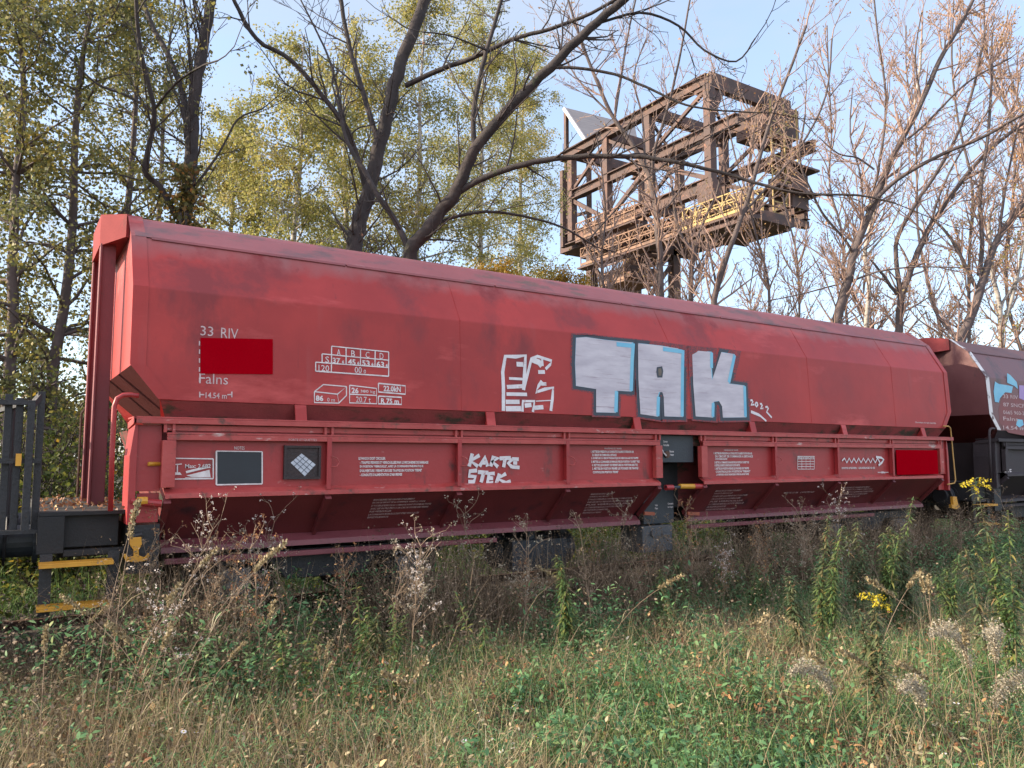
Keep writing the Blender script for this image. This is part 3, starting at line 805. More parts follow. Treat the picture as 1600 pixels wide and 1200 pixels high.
# rerailing pictogram
pstroke(t, PN, [(268, 716), (333, 717)], 0.010); pstroke(t, PN, [(333, 717), (333, 748)], 0.010); pstroke(t, PN, [(333, 748), (268, 748.5)], 0.010)
pstroke(t, PN, [(277, 727), (277, 738)], 0.010); ppoly(t, PN, [(270, 742), (273, 738), (281, 738), (284, 742)], 0.004); pstroke(t, PN, [(270, 726), (284, 725)], 0.008)
a, b = PN.uv(289, 732.5); put_text(t, PN, 'Max: 2,692', a, b, 0.215, 0.042, 0.01, 0.004, 0.0)
for k in (0, 1): pass
ppoly(t, PN, [(290, 736), (325, 727.5), (325.5, 731), (291, 739.5)], 0.004); ppoly(t, PN, [(291, 743), (327, 734), (329, 745.5), (300, 745.5)], 0.004)
pstroke(t, PN, [(289, 746.5), (330, 747)], 0.006)
# instructions text block
T1 = ["LE WAGON DOIT CIRCULER:", "- TRAPPES FERMEES ET VERROUILLEES PAR LE MECANISME DE BARRAGE", "  EN POSITION \"VERROUILLE\", AVEC LA COMMANDE PNEUMATIQUE", "  D'OUVERTURE / FERMETURE DES TRAPPES EN POSITION \"FERME\"", "- CONDUITE D'ALIMENTATION D'AIR FERMEE"]
for s, v, u0, u1 in zip(T1, (718.5, 725, 731.3, 737.8, 744.2), (560, 562, 562, 562, 562), (602, 669, 661, 659, 628)):
    px_text(t, PN, s.strip(), u0, v, u1, 4.4, 0.035)
px_text(t, PN, 'MANOEUVRE DES TRAPPES', 944, 702, 971, 2.6, 0.0)
T2 = ["1. METTRE EN PRESSION LA CONDUITE D'ALIMENTATION EN AIR", "   DU CIRCUIT DE COMMANDE A DISTANCE", "2. OUVERTURE DU CIRCUIT PNEUMATIQUE DE VERROUILLAGE DES TRAPPES", "3. METTRE LA COMMANDE DE MANOEUVRE EN POSITION \"OUVERT\" PUIS", "4. METTRE LE ROBINET DE FERMETURE EN POSITION NEUTRE", "5. METTRE EN POSITION FERMEE LES POIGNEES DES TRAPPES", "   CONTROLE EN POSITION \"FERME\""]
for s, v, u0, u1 in zip(T2, (707.5, 712.8, 718.0, 723.4, 728.8, 734.2, 739.8), (923, 925, 923.5, 923.5, 924.5, 925, 926), (990, 963, 997, 999, 996, 997, 966)):
    px_text(t, PN, s.strip(), u0, v, u1, 3.8, 0.04)
t.build('door_lettering', WHITE, door1)
t = MB(); pf = Plane((-0.002, 1.8), (-0.002, 1.85)); px_text(t, pf, 'PORTE ETIQUETTES', 451, 689.5, 495, 4.2, 0.0); t.build('rail_lettering', WHITEF, door1)
t = MB()
px_text(t, PN, 'MANOEUVRE DES TRAPPES', 1131, 704.5, 1153, 2.4, 0.0)
for s, v, u0, u1 in zip(T2+T2[2:3], (710, 714.8, 719.2, 724.3, 729, 734, 738.8, 743.6), (1114.5, 1117, 1117, 1116, 1116, 1116.5, 1118, 1119), (1175, 1176, 1136, 1170, 1156, 1170, 1172, 1170)):
    px_text(t, PN, s.strip(), u0, v, u1, 3.5, 0.04)
# small table
for v in (713, 717, 721, 725, 729, 733): pstroke(t, PN, [(1246, v), (1272, v)], 0.008)
for u in (1246, 1252.5, 1259, 1265.5, 1272): pstroke(t, PN, [(u, 713), (u, 733)], 0.008)
px_text(t, PN, 'REVISION', 1247, 716.3, 1271, 3, 0.02)
px_text(t, PN, "BOITE D'ESSIEU  GRAISSAGE 12 06", 1315, 733, 1367, 3.2, 0.03)
pstroke(t, PN, [(1371, 738), (1388, 738)], 0.010); px_text(t, PN, '1.8 m', 1377, 740, 1383, 4, 0.03)
t.build('door_lettering', WHITE, door2)
t = MB()   # graffiti arrow
zz = [(1315, 720)]
for k in range(1, 17): zz.append((1315+k*3.7, 716 if k % 2 else 723))
pstroke(t, PN, zz, 0.024, 0.007); pstroke(t, PN, [(1368, 714), (1376, 715), (1380, 718), (1377, 723), (1372, 727)], 0.035, 0.0074)
t.build('graffiti_arrow', GTAG, door2)
# texts on sloping sheets
def slope_lines(mb, u0, v0, ln, du, dv, hp, words):
    for k, (s, e) in enumerate(words):
        px_text(mb, PS, s, u0+du*k, v0+dv*k, u0+du*k+ln*e, hp, 0.02, 0.004)
T3 = ["MANOEUVRE DES VANNES D'ISOLEMENT", "EN CAS DE DEFAUT DE LA COMMANDE, FERMER LA VANNE", "ET PURGER LE RESERVOIR DE COMMANDE AVANT D'OUVRIR LES TRAPPES", "AVEC LES OUTILS PREVUS EN CAS DE PANNE DES VERINS", "PUIS VERROUILLER", "LA COMMANDE MANUELLE DOIT ETRE VERROUILLEE", "EN POSITION DE MARCHE"]
t = MB(); slope_lines(t, 583, 782, 96, -1.6, 4.6, 2.6, list(zip(T3, (.66, .84, .95, .92, .35, .80, .33)))); t.build('sheet_lettering', WHITEF, door1)
t = MB(); slope_lines(t, 922, 773, 70, -1.8, 4.2, 2.4, list(zip(T3+T3[:1], (.5, .4, .95, 1, .9, .85, .5, .4)))); t.build('sheet_lettering', WHITEF, door1)
t = MB(); slope_lines(t, 1117, 768, 55, -2.2, 4.2, 2.3, list(zip(T3+T3[:1], (.7, .5, .95, .8, .9, .95, .5, .8)))); slope_lines(t, 1224, 771, 50, 0, 4, 2.2, [("BOITE 12 06   CONTROLE", .9)]); slope_lines(t, 1316, 763, 50, -1.4, 3.6, 2.2, list(zip(T3[:5], (.8, .9, .95, .8, .6)))); t.build('sheet_lettering', WHITEF, door2)
# label holder box with paper placard
mb = MB()
a0, b0 = PN.uv(443, 696); a1, b1 = PN.uv(500, 696); _, b2 = PN.uv(443, 749)
mb.box(a0, a1, 0.052, PDY-0.006, 1.80-0.0, 1.80)
mb = MB()
za, zb = PN.pt(a0, b2)[2], PN.pt(a0, b0)[2]
mb.box(a0, a1, 0.050, 0.068, za, zb)
for w in (0,):
    mb.box(a0, a1, 0.032, 0.049, za, za+0.022); mb.box(a0, a1, 0.032, 0.049, zb-0.022, zb)
    mb.box(a0, a0+0.022, 0.032, 0.049, za+0.023, zb-0.023); mb.box(a1-0.022, a1, 0.032, 0.049, za+0.023, zb-0.023)
hold = mb.build('label_holder', surf('rusty_black_mesh', [(0.3, (0.018, 0.012, 0.014)), (0.7, (0.04, 0.022, 0.022))], scale=14, rough=0.6, bump=0.3), door1)
PH = Plane((0.049, 1.3), (0.049, 1.9))
t = MB(); ppoly(t, PH, [(454, 723), (471, 708.5), (493, 726), (476, 744)], 0.004); ob = t.build('placard', surf('white_placard', [(0.3, (0.42, 0.45, 0.52)), (0.7, (0.55, 0.58, 0.64))], scale=12), hold)
t = MB()
for k in (0.25, 0.5, 0.75):
    pstroke(t, PH, [(454+17*k, 723-14.5*k), (476+17*k, 744-18*k)], 0.005, 0.006); pstroke(t, PH, [(454+22*k, 723+21*k), (471+22*k, 708.5+17.5*k)], 0.005, 0.006)
t.build('placard_grid', GBLACK, hold)
# red redaction box on the right door, added as a plate
t = MB(); PRR = Plane((0.0, 1.3), (0.0, 1.9))
mb = MB(); a0, b0 = PRR.uv(1400, 703); a1, _ = PRR.uv(1464, 703); _, b2 = PRR.uv(1400, 742)
mb.box(a0, a1, -0.004, 0.006, PRR.pt(0, b2)[2], PRR.pt(0, b0)[2]); mb.build('redaction_plate', DKRED, door2)

# ------------------------------------------------------------------ graffiti TAK
Z = lambda pts: [(840+x/4.0, 480+y/4.0) for x, y in pts]
Tl = [(238, 192), (300, 188), (420, 205), (595, 222), (592, 330), (585, 527), (492, 522), (488, 660), (368, 657), (368, 512), (238, 492), (232, 350)]
Al = [(630, 226), (760, 240), (905, 262), (908, 400), (905, 686), (795, 682), (790, 560), (782, 532), (762, 530), (752, 560), (750, 684), (645, 668), (632, 450)]
Kl = [(968, 270), (1086, 280), (1086, 380), (1092, 458), (1150, 282), (1235, 296), (1196, 478), (1290, 490), (1302, 688), (1160, 690), (1155, 620), (1135, 586), (1100, 592), (1095, 690), (990, 682), (975, 480)]
def grow_poly(P, d):
    P = [np.array(p, float) for p in P]; n = len(P); out = []
    ar = sum(P[i][0]*P[(i+1) % n][1]-P[(i+1) % n][0]*P[i][1] for i in range(n))
    s = 1 if ar > 0 else -1
    for i in range(n):
        a = P[i]-P[i-1]; b = P[(i+1) % n]-P[i]
        na = np.array([a[1], -a[0]])/np.linalg.norm(a); nb = np.array([b[1], -b[0]])/np.linalg.norm(b)
        m_ = na+nb; m_ = m_/max(1e-6, np.linalg.norm(m_))
        k = min(1.8, 1/max(0.3, np.dot(m_, na)))
        out.append(tuple(P[i]+s*m_*d*k))
    return out
gsp = MB(); gr = MB(); gw = MB(); gc = MB()
def clampz(mb_):   # spray above the bend lies on the upper slope
    out = []
    for x, y, z in mb_.v:
        if z > 3.150: 
            k = z-3.150
            out.append((x, 0.150+k*0.577-0.012, z-0.008))
        else: out.append((x, y, z))
    mb_.v = out; return mb_
for Q in (Tl, Al, Kl):
    ppoly(gsp, PB, Z(grow_poly(Q, 30)), 0.0028)
    ppoly(gr, PB, Z(grow_poly(Q, 20)), 0.004)
    ppoly(gc, PB, Z(grow_poly(Q, 1)), 0.007)
    ppoly(gw, PB, Z([(x-(5 if x > 300 else 0), y) for x, y in Q]), 0.0085)
gc2 = MB()
for s_ in ([(595, 226), (588, 330), (582, 522)], [(490, 525), (486, 655)], [(905, 268), (902, 420), (900, 682)], [(752, 560), (748, 680)], [(1084, 284), (1084, 380)], [(1228, 300), (1192, 470)], [(1290, 494), (1296, 684)], [(1094, 600), (1092, 684)], [(490, 232), (590, 242)], [(780, 262), (900, 278)]):
    pstroke(gc2, PB, Z(s_), 0.055, 0.0095)
clampz(gsp).build('graffiti_overspray', GSPRAY, body)
ga = clampz(gr).build('graffiti_outline', GBLACK, body)
clampz(gc).build('graffiti_shade', GCYAN, ga)if False else clampz(gc).build('graffiti_shade', GCYAN, body)
clampz(gw).build('graffiti_fill', GWHITE, body)
clampz(gc2).build('graffiti_highlight', GCYAN, body)
t = MB(); ppoly(t, PB, Z([(742, 375), (775, 370), (782, 400), (776, 440), (745, 440), (738, 405)]), 0.011)
clampz(t).build('graffiti_counter', GBLACK, body)
t = MB(); ppoly(t, PB, Z([(750, 385), (768, 382), (772, 405), (768, 430), (752, 428)]), 0.0122)
clampz(t).build('graffiti_counter_fill', surf('brown_spray', [(0.3, (0.10, 0.08, 0.06)), (0.7, (0.16, 0.13, 0.10))]), body)
# 2022 signature
t = MB()
for pts in ([(1328, 585), (1338, 580), (1343, 590), (1332, 612), (1352, 608)], [(1362, 596), (1358, 612), (1366, 622), (1374, 610), (1370, 598), (1362, 596)], [(1388, 605), (1398, 604), (1402, 614), (1392, 634), (1410, 632)], [(1422, 625), (1434, 622), (1440, 632), (1430, 655), (1462, 690)], [(1332, 650), (1380, 670), (1428, 712)], [(1332, 656), (1390, 680)]):
    pstroke(t, PB, Z(pts), 0.028, 0.0045)
t.build('graffiti_signature', GTAG, body)
# second tag left of TAK (origin 760,530 scale 8.571)
Y2 = lambda pts: [(760+x/8.571, 530+y/8.571) for x, y in pts]
t = MB()
for pts, w in (([(225, 960), (225, 640), (215, 440), (250, 230), (390, 235), (520, 220), (510, 420), (495, 680)], .045), ([(495, 680), (560, 420), (600, 260), (680, 230), (870, 290), (850, 340), (790, 400)], .035), ([(600, 270), (700, 310), (740, 360)], .07), ([(740, 250), (750, 360)], .03), ([(400, 335), (490, 340)], .055), ([(300, 525), (480, 535)], .03), ([(270, 640), (480, 630)], .045), ([(265, 735), (540, 740)], .04), ([(255, 840), (440, 840)], .05), ([(255, 930), (460, 930)], .06), ([(480, 970), (485, 830), (640, 830), (620, 975)], .035), ([(640, 920), (760, 910)], .05), ([(860, 960), (880, 800), (890, 650), (780, 670), (660, 710), (700, 620), (740, 560)], .04), ([(690, 440), (780, 440)], .045), ([(730, 600), (800, 600)], .04), ([(510, 890), (600, 880)], .05), ([(660, 830), (860, 820)], .012)):
    pstroke(t, PB, Y2(pts), w, 0.0045)
t.build('graffiti_tag', GTAG, body)
# KARTE STEK
t = MB()
K3 = lambda pts: [(400+x/4.0, 600+y/4.0) for x, y in pts]
for pts in ([(1350, 435), (1330, 515)], [(1395, 445), (1340, 480), (1385, 515)], [(1395, 515), (1430, 455), (1445, 515)], [(1405, 490), (1445, 492)], [(1465, 515), (1480, 455), (1515, 460), (1475, 485), (1510, 518)], [(1520, 465), (1590, 462)], [(1555, 465), (1545, 520)], [(1600, 470), (1575, 495), (1600, 520)],
            [(1380, 540), (1335, 545), (1330, 575), (1370, 580), (1360, 610), (1325, 612)], [(1385, 550), (1450, 555)], [(1420, 555), (1405, 615)], [(1490, 560), (1455, 560), (1445, 615), (1480, 618)], [(1450, 588), (1480, 588)], [(1520, 560), (1500, 620)], [(1560, 560), (1510, 592), (1560, 618), (1590, 608)]):
    pstroke(t, PN, K3(pts), 0.044, 0.006)
for pts in ([(1598, 468), (1640, 470)], [(1605, 492), (1630, 494)], [(1598, 518), (1645, 522)]): pstroke(t, PN, K3(pts), 0.04, 0.006)
t.build('graffiti_tag', GTAG, door1)
for o in list(bpy.data.objects):
    if o.name.startswith('graffiti_tag'): o['label'] = 'white spray-painted tag'

# ------------------------------------------------------------------ second hopper wagon
w2 = thing('hopper_wagon', (20.94, 1.5, 0.0), 'dark brown covered hopper wagon behind the right end of the red one', 'railway wagon')
b2 = wagon_shell(w2, 14.54, MBRN)
running_gear(w2, 14.54, MBRN)
end_platform(w2, 14.54, MBRN, leaves=False)
t = MB(); ppoly(t, PB, [(1560, 640), (1566, 618), (1574, 612), (1590, 622), (1640, 640), (1650, 690), (1575, 676), (1562, 662)], 0.004)
t.build('number_panel', surf('red_number_panel', [(0.3, (0.17, 0.045, 0.045)), (0.7, (0.22, 0.06, 0.06))]), b2)
t = MB()
for pts in ([(1554, 596), (1560, 600), (1574, 602), (1582, 604), (1580, 614), (1570, 613), (1562, 622), (1560, 629), (1554, 628), (1552, 612)], [(1573, 583), (1578, 586), (1588, 597), (1590, 608), (1584, 603), (1573, 598)], [(1589, 655), (1597, 656), (1599, 664), (1592, 668), (1587, 664)]):
    ppoly(t, PB, [(p[0], p[1]) for p in pts], 0.007)
t.build('graffiti_fill', GCYAN, b2)
t = MB(); ppoly(t, PB, [(1592, 602), (1625, 604), (1640, 640), (1610, 630), (1592, 622)], 0.006)
t.build('graffiti_fill', surf('lilac_spray', [(0.3, (0.30, 0.20, 0.45)), (0.7, (0.40, 0.28, 0.52))]), b2)
t = MB()
for v, s in ((622, '33 RIV'), (635, '87 SNCF'), (647, '0665 960-2'), (657, 'Falns'), (671, '14.54 m')): px_text(t, PB, s, 1567, v, 1600 if len(s) > 6 else 1590, 6, 0.01, 0.009)
t.build('lettering', WHITEF, b2)
t = MB(); pg = Plane((-0.002, 1.3), (-0.002, 1.9)); px_text(t, PN, 'RTE', 1569, 741, 1580, 8, 0.03, 0.01); t.build('lettering', WHITE, b2)

# ------------------------------------------------------------------ neighbouring flat wagon, left
fl = thing('flat_wagon', (-6.0, 1.5, 0.0), 'dark grey flat wagon end with stake railing at left edge of the picture', 'railway wagon')
MB().box(-12.5, -1.10, 0.25, 2.75, 0.98, 1.08).build('deck', DECKM, fl)
MB().box(-12.5, -1.22, 0.32, 0.42, 0.72, 0.978).build('side_beam', BLACK, fl)
MB().box(-1.22, -1.12, 0.32, 2.68, 0.72, 0.978).build('headstock', BLACK, fl)
for X, y, z1 in ((-0.81, 0.3, 2.2), (-0.88, 0.24, 2.12), (-0.96, 0.3, 2.14), (-1.04, 0.32, 2.17), (-1.16, 0.9, 2.16), (-1.02, 1.3, 2.1), (-1.2, 1.8, 2.12), (-0.97, 2.2, 2.14), (-1.3, 0.31, 2.1)):
    mb = MB()
    mb.box(X-0.028, X+0.028, y, y+0.06, 1.03, z1)
    mb.build('stake', BLACK, fl, bevel=0.004)
mb = MB()
mb.beam((-0.81, 0.33, 2.18), (-0.90, 0.26, 2.04), 0.05, 0.04); mb.beam((-0.88, 0.27, 2.1), (-1.3, 0.33, 2.1), 0.05, 0.04); mb.beam((-1.10, 0.35, 2.15), (-1.3, 0.36, 2.12), 0.05, 0.04); mb.beam((-0.96, 0.65, 2.1), (-1.2, 2.4, 2.1), 0.05, 0.04)
mb.beam((-0.79, 0.285, 1.62), (-1.3, 0.285, 1.62), 0.03, 0.04); mb.beam((-0.78, 0.3, 1.045), (-1.15, 0.3, 1.045), 0.14, 0.03); mb.beam((-0.9, 2.2, 1.045), (-1.15, 2.2, 1.045), 0.05, 0.03)
mb.build('railing', BLACK, fl)
MB().box(-0.97, -0.93, 0.24, 0.27, 1.58, 1.68).build('latch', YEL, fl)
for cx in (-3.0, -10.0):
    for dx in (-0.9, 0.9):
        for y in (0.70, 2.20):
            MB().tube([(cx+dx, y, 0.46), (cx+dx, y+0.12, 0.46)], 0.46, 32).build('wheel', STEEL, fl)
    MB().box(cx-1.3, cx+1.3, 0.5, 2.5, 0.5, 0.7).build('bogie_frame', BLACK, fl)
# ------------------------------------------------------------------ ground
def hgt(x, y):
    x = np.asarray(x, float); y = np.asarray(y, float)
    h = 0.05*np.sin(x*0.9+1.3)*np.cos(y*1.1)+0.03*np.sin(x*2.7+y*1.9)
    tr = np.exp(-((y-1.5)/2.6)**4)
    far = np.clip((np.hypot(x-5, y)-40)/60, 0, 1)
    base = -0.10+0.12*np.clip((x-6)/8, 0, 1)*np.clip((-y)/2, 0, 1)
    return (base+h)*(1-tr)-0.20*tr-far*0.3
g1 = np.unique(np.concatenate([np.linspace(-12, 24, 145), np.linspace(-700, -12, 24), np.linspace(24, 900, 30)]))
g2 = np.unique(np.concatenate([np.linspace(-12, 8, 81), np.linspace(-400, -12, 16), np.linspace(8, 900, 34)]))
GX, GY = np.meshgrid(g1, g2)
V = np.stack([GX.ravel(), GY.ravel(), hgt(GX.ravel(), GY.ravel())], 1)
nx, ny = len(g1), len(g2)
i = np.arange(nx*ny).reshape(ny, nx)
F = np.stack([i[:-1, :-1].ravel(), i[:-1, 1:].ravel(), i[1:, 1:].ravel(), i[1:, :-1].ravel()], 1)
GROUND = surf('ground_soil_and_thatch', [(0.3, (0.035, 0.030, 0.018)), (0.5, (0.05, 0.052, 0.024)), (0.7, (0.085, 0.062, 0.038))], scale=1.6, rough=0.95, bump=0.6, bscale=30,
              spots=[((0.12, 0.09, 0.06), 9.0, 0.58, (1, 1, 1))])
tag(npmesh('ground', V, F, GROUND, smooth=True), kind='structure')
# ballast bed
mb = MB().prism([(-0.9, -0.30), (-0.25, -0.085), (3.25, -0.085), (3.9, -0.30)], -60, 120)
BAL = surf('ballast', [(0.3, (0.035, 0.028, 0.022)), (0.5, (0.075, 0.06, 0.05)), (0.7, (0.05, 0.05, 0.03))], scale=14, rough=0.95, bump=1.0, bscale=22)
tag(mb.build('track_bed', BAL, origin=(0, 0, 0)), kind='structure')
for y, lb in ((0.78, 'rusty rail nearest the camera, half hidden by weeds'), (2.215, 'rusty rail on the far side under the wagons')):
    pr = [(-0.07, -0.16), (0.07, -0.16), (0.07, -0.148), (0.012, -0.13), (0.012, -0.04), (0.036, -0.032), (0.036, 0.0), (-0.036, 0.0), (-0.036, -0.032), (-0.012, -0.04), (-0.012, -0.13), (-0.07, -0.148)]
    r = MB().prism([(y+a, b) for a, b in pr], -60, 120).build('rail', RAILM, origin=(6, y, -0.16))
    tag(r, lb, 'rail', 'rails of the track')
SLP = surf('old_timber_sleeper', [(0.3, (0.025, 0.02, 0.016)), (0.7, (0.06, 0.05, 0.04))], scale=3, rough=0.9, bump=0.5, stretch=(8, 1, 1))
s0 = MB().box(-0.13, 0.13, 0.2, 2.8, -0.30, -0.162).build('sleeper', SLP, origin=(0, 1.5, -0.23), bevel=0.01)
tag(s0, 'old dark timber sleeper under the rails, mostly overgrown', 'sleeper', 'sleepers under the track')
for k in range(1, 40):
    c = s0.copy(); COL.objects.link(c); c.location = (-3+k*0.65, 1.5, -0.23)
s0.location = (-3, 1.5, -0.23)

# ------------------------------------------------------------------ gantry crane
RUSTD = surf('dark_rusty_steel', [(0.3, (0.055, 0.040, 0.040)), (0.55, (0.10, 0.062, 0.054)), (0.75, (0.18, 0.10, 0.075))], scale=1.2, rough=0.8, bump=0.2, spots=[((0.24, 0.11, 0.07), 3.0, 0.58, (1, 1, 1))])
RUSTL = surf('rusty_catwalk_steel', [(0.3, (0.12, 0.07, 0.05)), (0.7, (0.30, 0.18, 0.12))], scale=3, rough=0.8)
CYEL = surf('weathered_yellow_rail', [(0.3, (0.30, 0.21, 0.07)), (0.7, (0.42, 0.31, 0.13))], scale=3, rough=0.7, spots=[((0.22, 0.11, 0.06), 6.0, 0.58, (1, 1, 1))])
CROOF = surf('corrugated_crane_roof', [(0.3, (0.24, 0.21, 0.20)), (0.7, (0.34, 0.30, 0.28))], scale=2, rough=0.8, stretch=(0.3, 6, 1))
cr = thing('gantry_crane', (33.0, 26.0, 0.0), 'tall rusty gantry crane with lattice girders and yellow catwalks rising behind the trees', 'crane')
xa, xb = 29.3, 35.5
ya, yb = 20.5, 32.5
zt, zm, zb = 21.65, 18.75, 15.9
def part(mb, n, m, p=cr): return mb.build(n, m, p)
Ys = (ya, ya+4.6, ya+8.4, yb)
for X in (xa, xb):
    part(MB().ibeam((X, ya, zt), (X, yb+1, zt), 0.5, 0.62, 0.06), 'chord', RUSTD)
    part(MB().ibeam((X, ya, zb), (X, yb+1, zb), 0.5, 0.75, 0.06), 'chord', RUSTD)
    part(MB().ibeam((X, ya-1.9, zm), (X, yb, zm), 0.45, 0.6, 0.06), 'chord', RUSTD)
    for k, y in enumerate(Ys):
        part(MB().beam((X, y, zb-0.2), (X, y, zt-0.32), 0.45, 0.45), 'upright', RUSTD)
    for k, y in enumerate(Ys[:-1]):
        y2 = Ys[k+1]
        a, b = ((X, y, zt-0.4), (X, y2, zm+0.3)) if k % 2 == 0 else ((X, y, zm+0.3), (X, y2, zt-0.4))
        part(MB().beam(a, b, 0.16, 0.2), 'diagonal', RUSTD)
        a, b = ((X, y, zb+0.3), (X, y2, zm-0.3)) if k % 2 == 0 else ((X, y, zm-0.3), (X, y2, zb+0.3))
        part(MB().beam(a, b, 0.2, 0.25), 'diagonal', RUSTD)
for k, y in enumerate(Ys):
    for z, hh in ((zt-0.05, 0.85 if k == 0 else 0.65), (zb, 0.6)):
        if k == 0 and z == zb: continue
        part(MB().beam((xa, y, z), (xb+0.3, y, z), 0.4, hh), 'cross_girder', RUSTD)
for (a, b) in (((xa, ya, zt-2.1), (xa+0.9, ya, zt-0.4)), ((xb, ya, zt-2.1), (xb-0.9, ya, zt-0.4)), ((xa, ya, zt-0.35), (xa, ya+0.9, zt-0.35))):
    part(MB().beam(a, b, 0.3, 0.35), 'knee_brace', RUSTD)
part(MB().slab([(xa+0.2, ya-0.1, zt-0.4), (xa+0.95, ya-0.1, zt-0.4), (xa+0.2, ya-0.1, zt-1.9)], (0, 0.2, 0)), 'gusset_plate', RUSTD)
for (a, b) in (((xa, ya+0.3, zb+0.4), (xb, ya+4.2, zb+0.4)), ((xa, ya+4.8, zt-0.1), (xb, ya+8.8, zt-0.1)), ((xa+0.3, ya+4.6, zm), (xb, ya+4.6, zt-0.6)), ((xa, ya+0.2, zt-0.1), (xb, ya+4.4, zt-0.1))):
    part(MB().beam(a, b, 0.14, 0.16), 'wind_brace', RUSTD)
part(MB().box(xa-0.3, xa+0.35, ya-0.35, ya+0.7, zb-0.9, zb+0.2), 'chord_shoe', RUSTD)
def catwalk(x0, x1, y0, y1, z, mat, mesh=True, deck=RUSTL, h1=1.1, sp=0.9):
    part(MB().box(x0, x1, y0, y1, z-0.10, z), 'catwalk_floor', deck)
    along_y = (y1-y0) > (x1-x0)
    for e in (0, 1):
        mb = MB()
        if along_y:
            X = x0 if e == 0 else x1
            P = [(X, y, z) for y in np.arange(y0, y1+0.01, sp)]
        else:
            Y = y0 if e == 0 else y1
            P = [(x, Y, z) for x in np.arange(x0, x1+0.01, sp)]
        for p in P: mb.beam(p, (p[0], p[1], z+h1), 0.05, 0.05)
        for h in (0.10, h1*0.55, h1): mb.beam((P[0][0], P[0][1], z+h), (P[-1][0], P[-1][1], z+h), 0.06, 0.15 if h == 0.10 else 0.06)
        if mesh:
            for k in range(len(P)-1):
                a, b = P[k], P[k+1]
                m_ = ((a[0]+b[0])/2, (a[1]+b[1])/2)
                mb.beam((a[0], a[1], z+h1*.55), (m_[0], m_[1], z+h1), 0.045, 0.045); mb.beam((m_[0], m_[1], z+h1), (b[0], b[1], z+h1*.55), 0.045, 0.045)
        part(mb, 'catwalk_railing', mat)
catwalk(28.0, 28.8, 16.8, 21.9, 13.4, CYEL, deck=RUSTD)
catwalk(28.1, 28.9, 22.0, 30.5, 13.35, RUSTL, deck=RUSTD)
catwalk(29.9, 30.6, 19.0, 30.0, 14.1, RUSTL, deck=RUSTD)
catwalk(28.0, 28.6, 25.0, 30.5, 15.0, RUSTL, deck=RUSTD)
catwalk(28.0, 30.4, 26.0, 28.6, 11.75, RUSTL, False, deck=RUSTL)
# platform under the catwalk's near end
part(MB().box(27.6, 30.5, 16.4, 20.4, 12.75, 12.95), 'platform', RUSTD)
part(MB().box(30.0, 32.6, 18.2, 21.5, 13.35, 13.5), 'platform', RUSTD)
mb = MB()
for (x, y) in ((27.7, 16.5), (30.4, 16.5)): mb.beam((x, y, 12.95), (x, y, 14.6), 0.06, 0.06)
mb.beam((27.7, 16.5, 13.6), (30.4, 16.5, 13.6), 0.06, 0.06)
part(mb, 'platform_railing', RUSTL)
for X in (xa+0.9, xa+2.2, xb-1.5, xb-0.3):
    part(MB().ibeam((X, ya-1.5, 14.9), (X, yb, 14.9), 0.4, 0.55, 0.05), 'trolley_girder', RUSTD)
for y in (ya-1.2, ya+3, ya+7): part(MB().beam((xa-0.3, y, 14.4), (xb, y, 14.4), 0.3, 0.4), 'cross_girder', RUSTD)
part(MB().box(xb-2.3, xb+0.4, ya-0.6, ya+1.6, 19.6, 21.3), 'winch_house', RUSTD)
part(MB().box(xb-0.9, xb+0.5, ya-1.0, ya+0.6, 15.4, 17.4), 'winch_house', RUSTD)
mb = MB()
for X in (xb-2.4, xb-1.3, xb-0.2): mb.beam((X, ya-0.9, 14.6), (X, ya-0.9, 21.2), 0.07, 0.07)
for z in np.arange(14.8, 21.3, 0.65): mb.beam((xb-2.4, ya-0.9, z), (xb-0.2, ya-0.9, z), 0.06, 0.06)
for z in (14.8, 16.9, 19.0): mb.beam((xb-2.4, ya-0.9, z), (xb-0.2, ya-0.9, z+1.9), 0.06, 0.06)
part(mb, 'stair_frame', CYEL)
for z in (16.2, 17.6): part(MB().box(xb-2.6, xb+0.9, ya-1.5, ya+0.2, z-0.06, z+0.06), 'side_platform', RUSTD)
# engine house with pitched sheet roof at the back
A_ = on_plane(881, 169, (0, 34.6, 0), np.array([0, 1.0, 0])); B_ = on_plane(992, 197, (0, 34.6, 0), np.array([0, 1.0, 0]))
C_ = on_plane(1000, 238, (0, 32.2, 0), np.array([0, 1.0, 0])); D_ = on_plane(916, 221, (0, 32.2, 0), np.array([0, 1.0, 0]))
part(MB().slab([A_, B_, C_, D_], (0, 0.05, 0.10)), 'house_roof', CROOF)
part(MB().beam(A_+np.array([-0.05, -0.08, -0.05]), D_+np.array([-0.05, -0.08, -0.05]), 0.14, 0.22), 'roof_verge', surf('pale_verge', [(0.3, (0.42, 0.38, 0.36)), (0.7, (0.55, 0.5, 0.48))]))
mb = MB()
for P_ in (A_, D_): mb.beam((P_[0]+0.2, P_[1], 15.4), (P_[0]+0.2, P_[1], P_[2]-0.15), 0.25, 0.25)
mb.beam((D_[0]-1.2, D_[1]+1, 15.4), (D_[0]-1.2, D_[1]+1, 20.6), 0.3, 0.3)
for z in (16.6, 17.8, 19.0, 20.4): mb.beam((A_[0]-0.3, A_[1], z), (D_[0]+0.2, D_[1], z), 0.18, 0.18)
mb.box(A_[0]-0.4, A_[0]+2.4, 32.4, 34.6, 15.4, 15.8)
part(mb, 'house_frame', RUSTD)
part(MB().box(29.4, 31.5, 27.5, 30.0, 14.5, 15.3), 'machine_box', RUSTD)
part(MB().box(29.4, 31.5, 27.0, 30.0, 12.3, 13.0), 'machine_box', RUSTD)
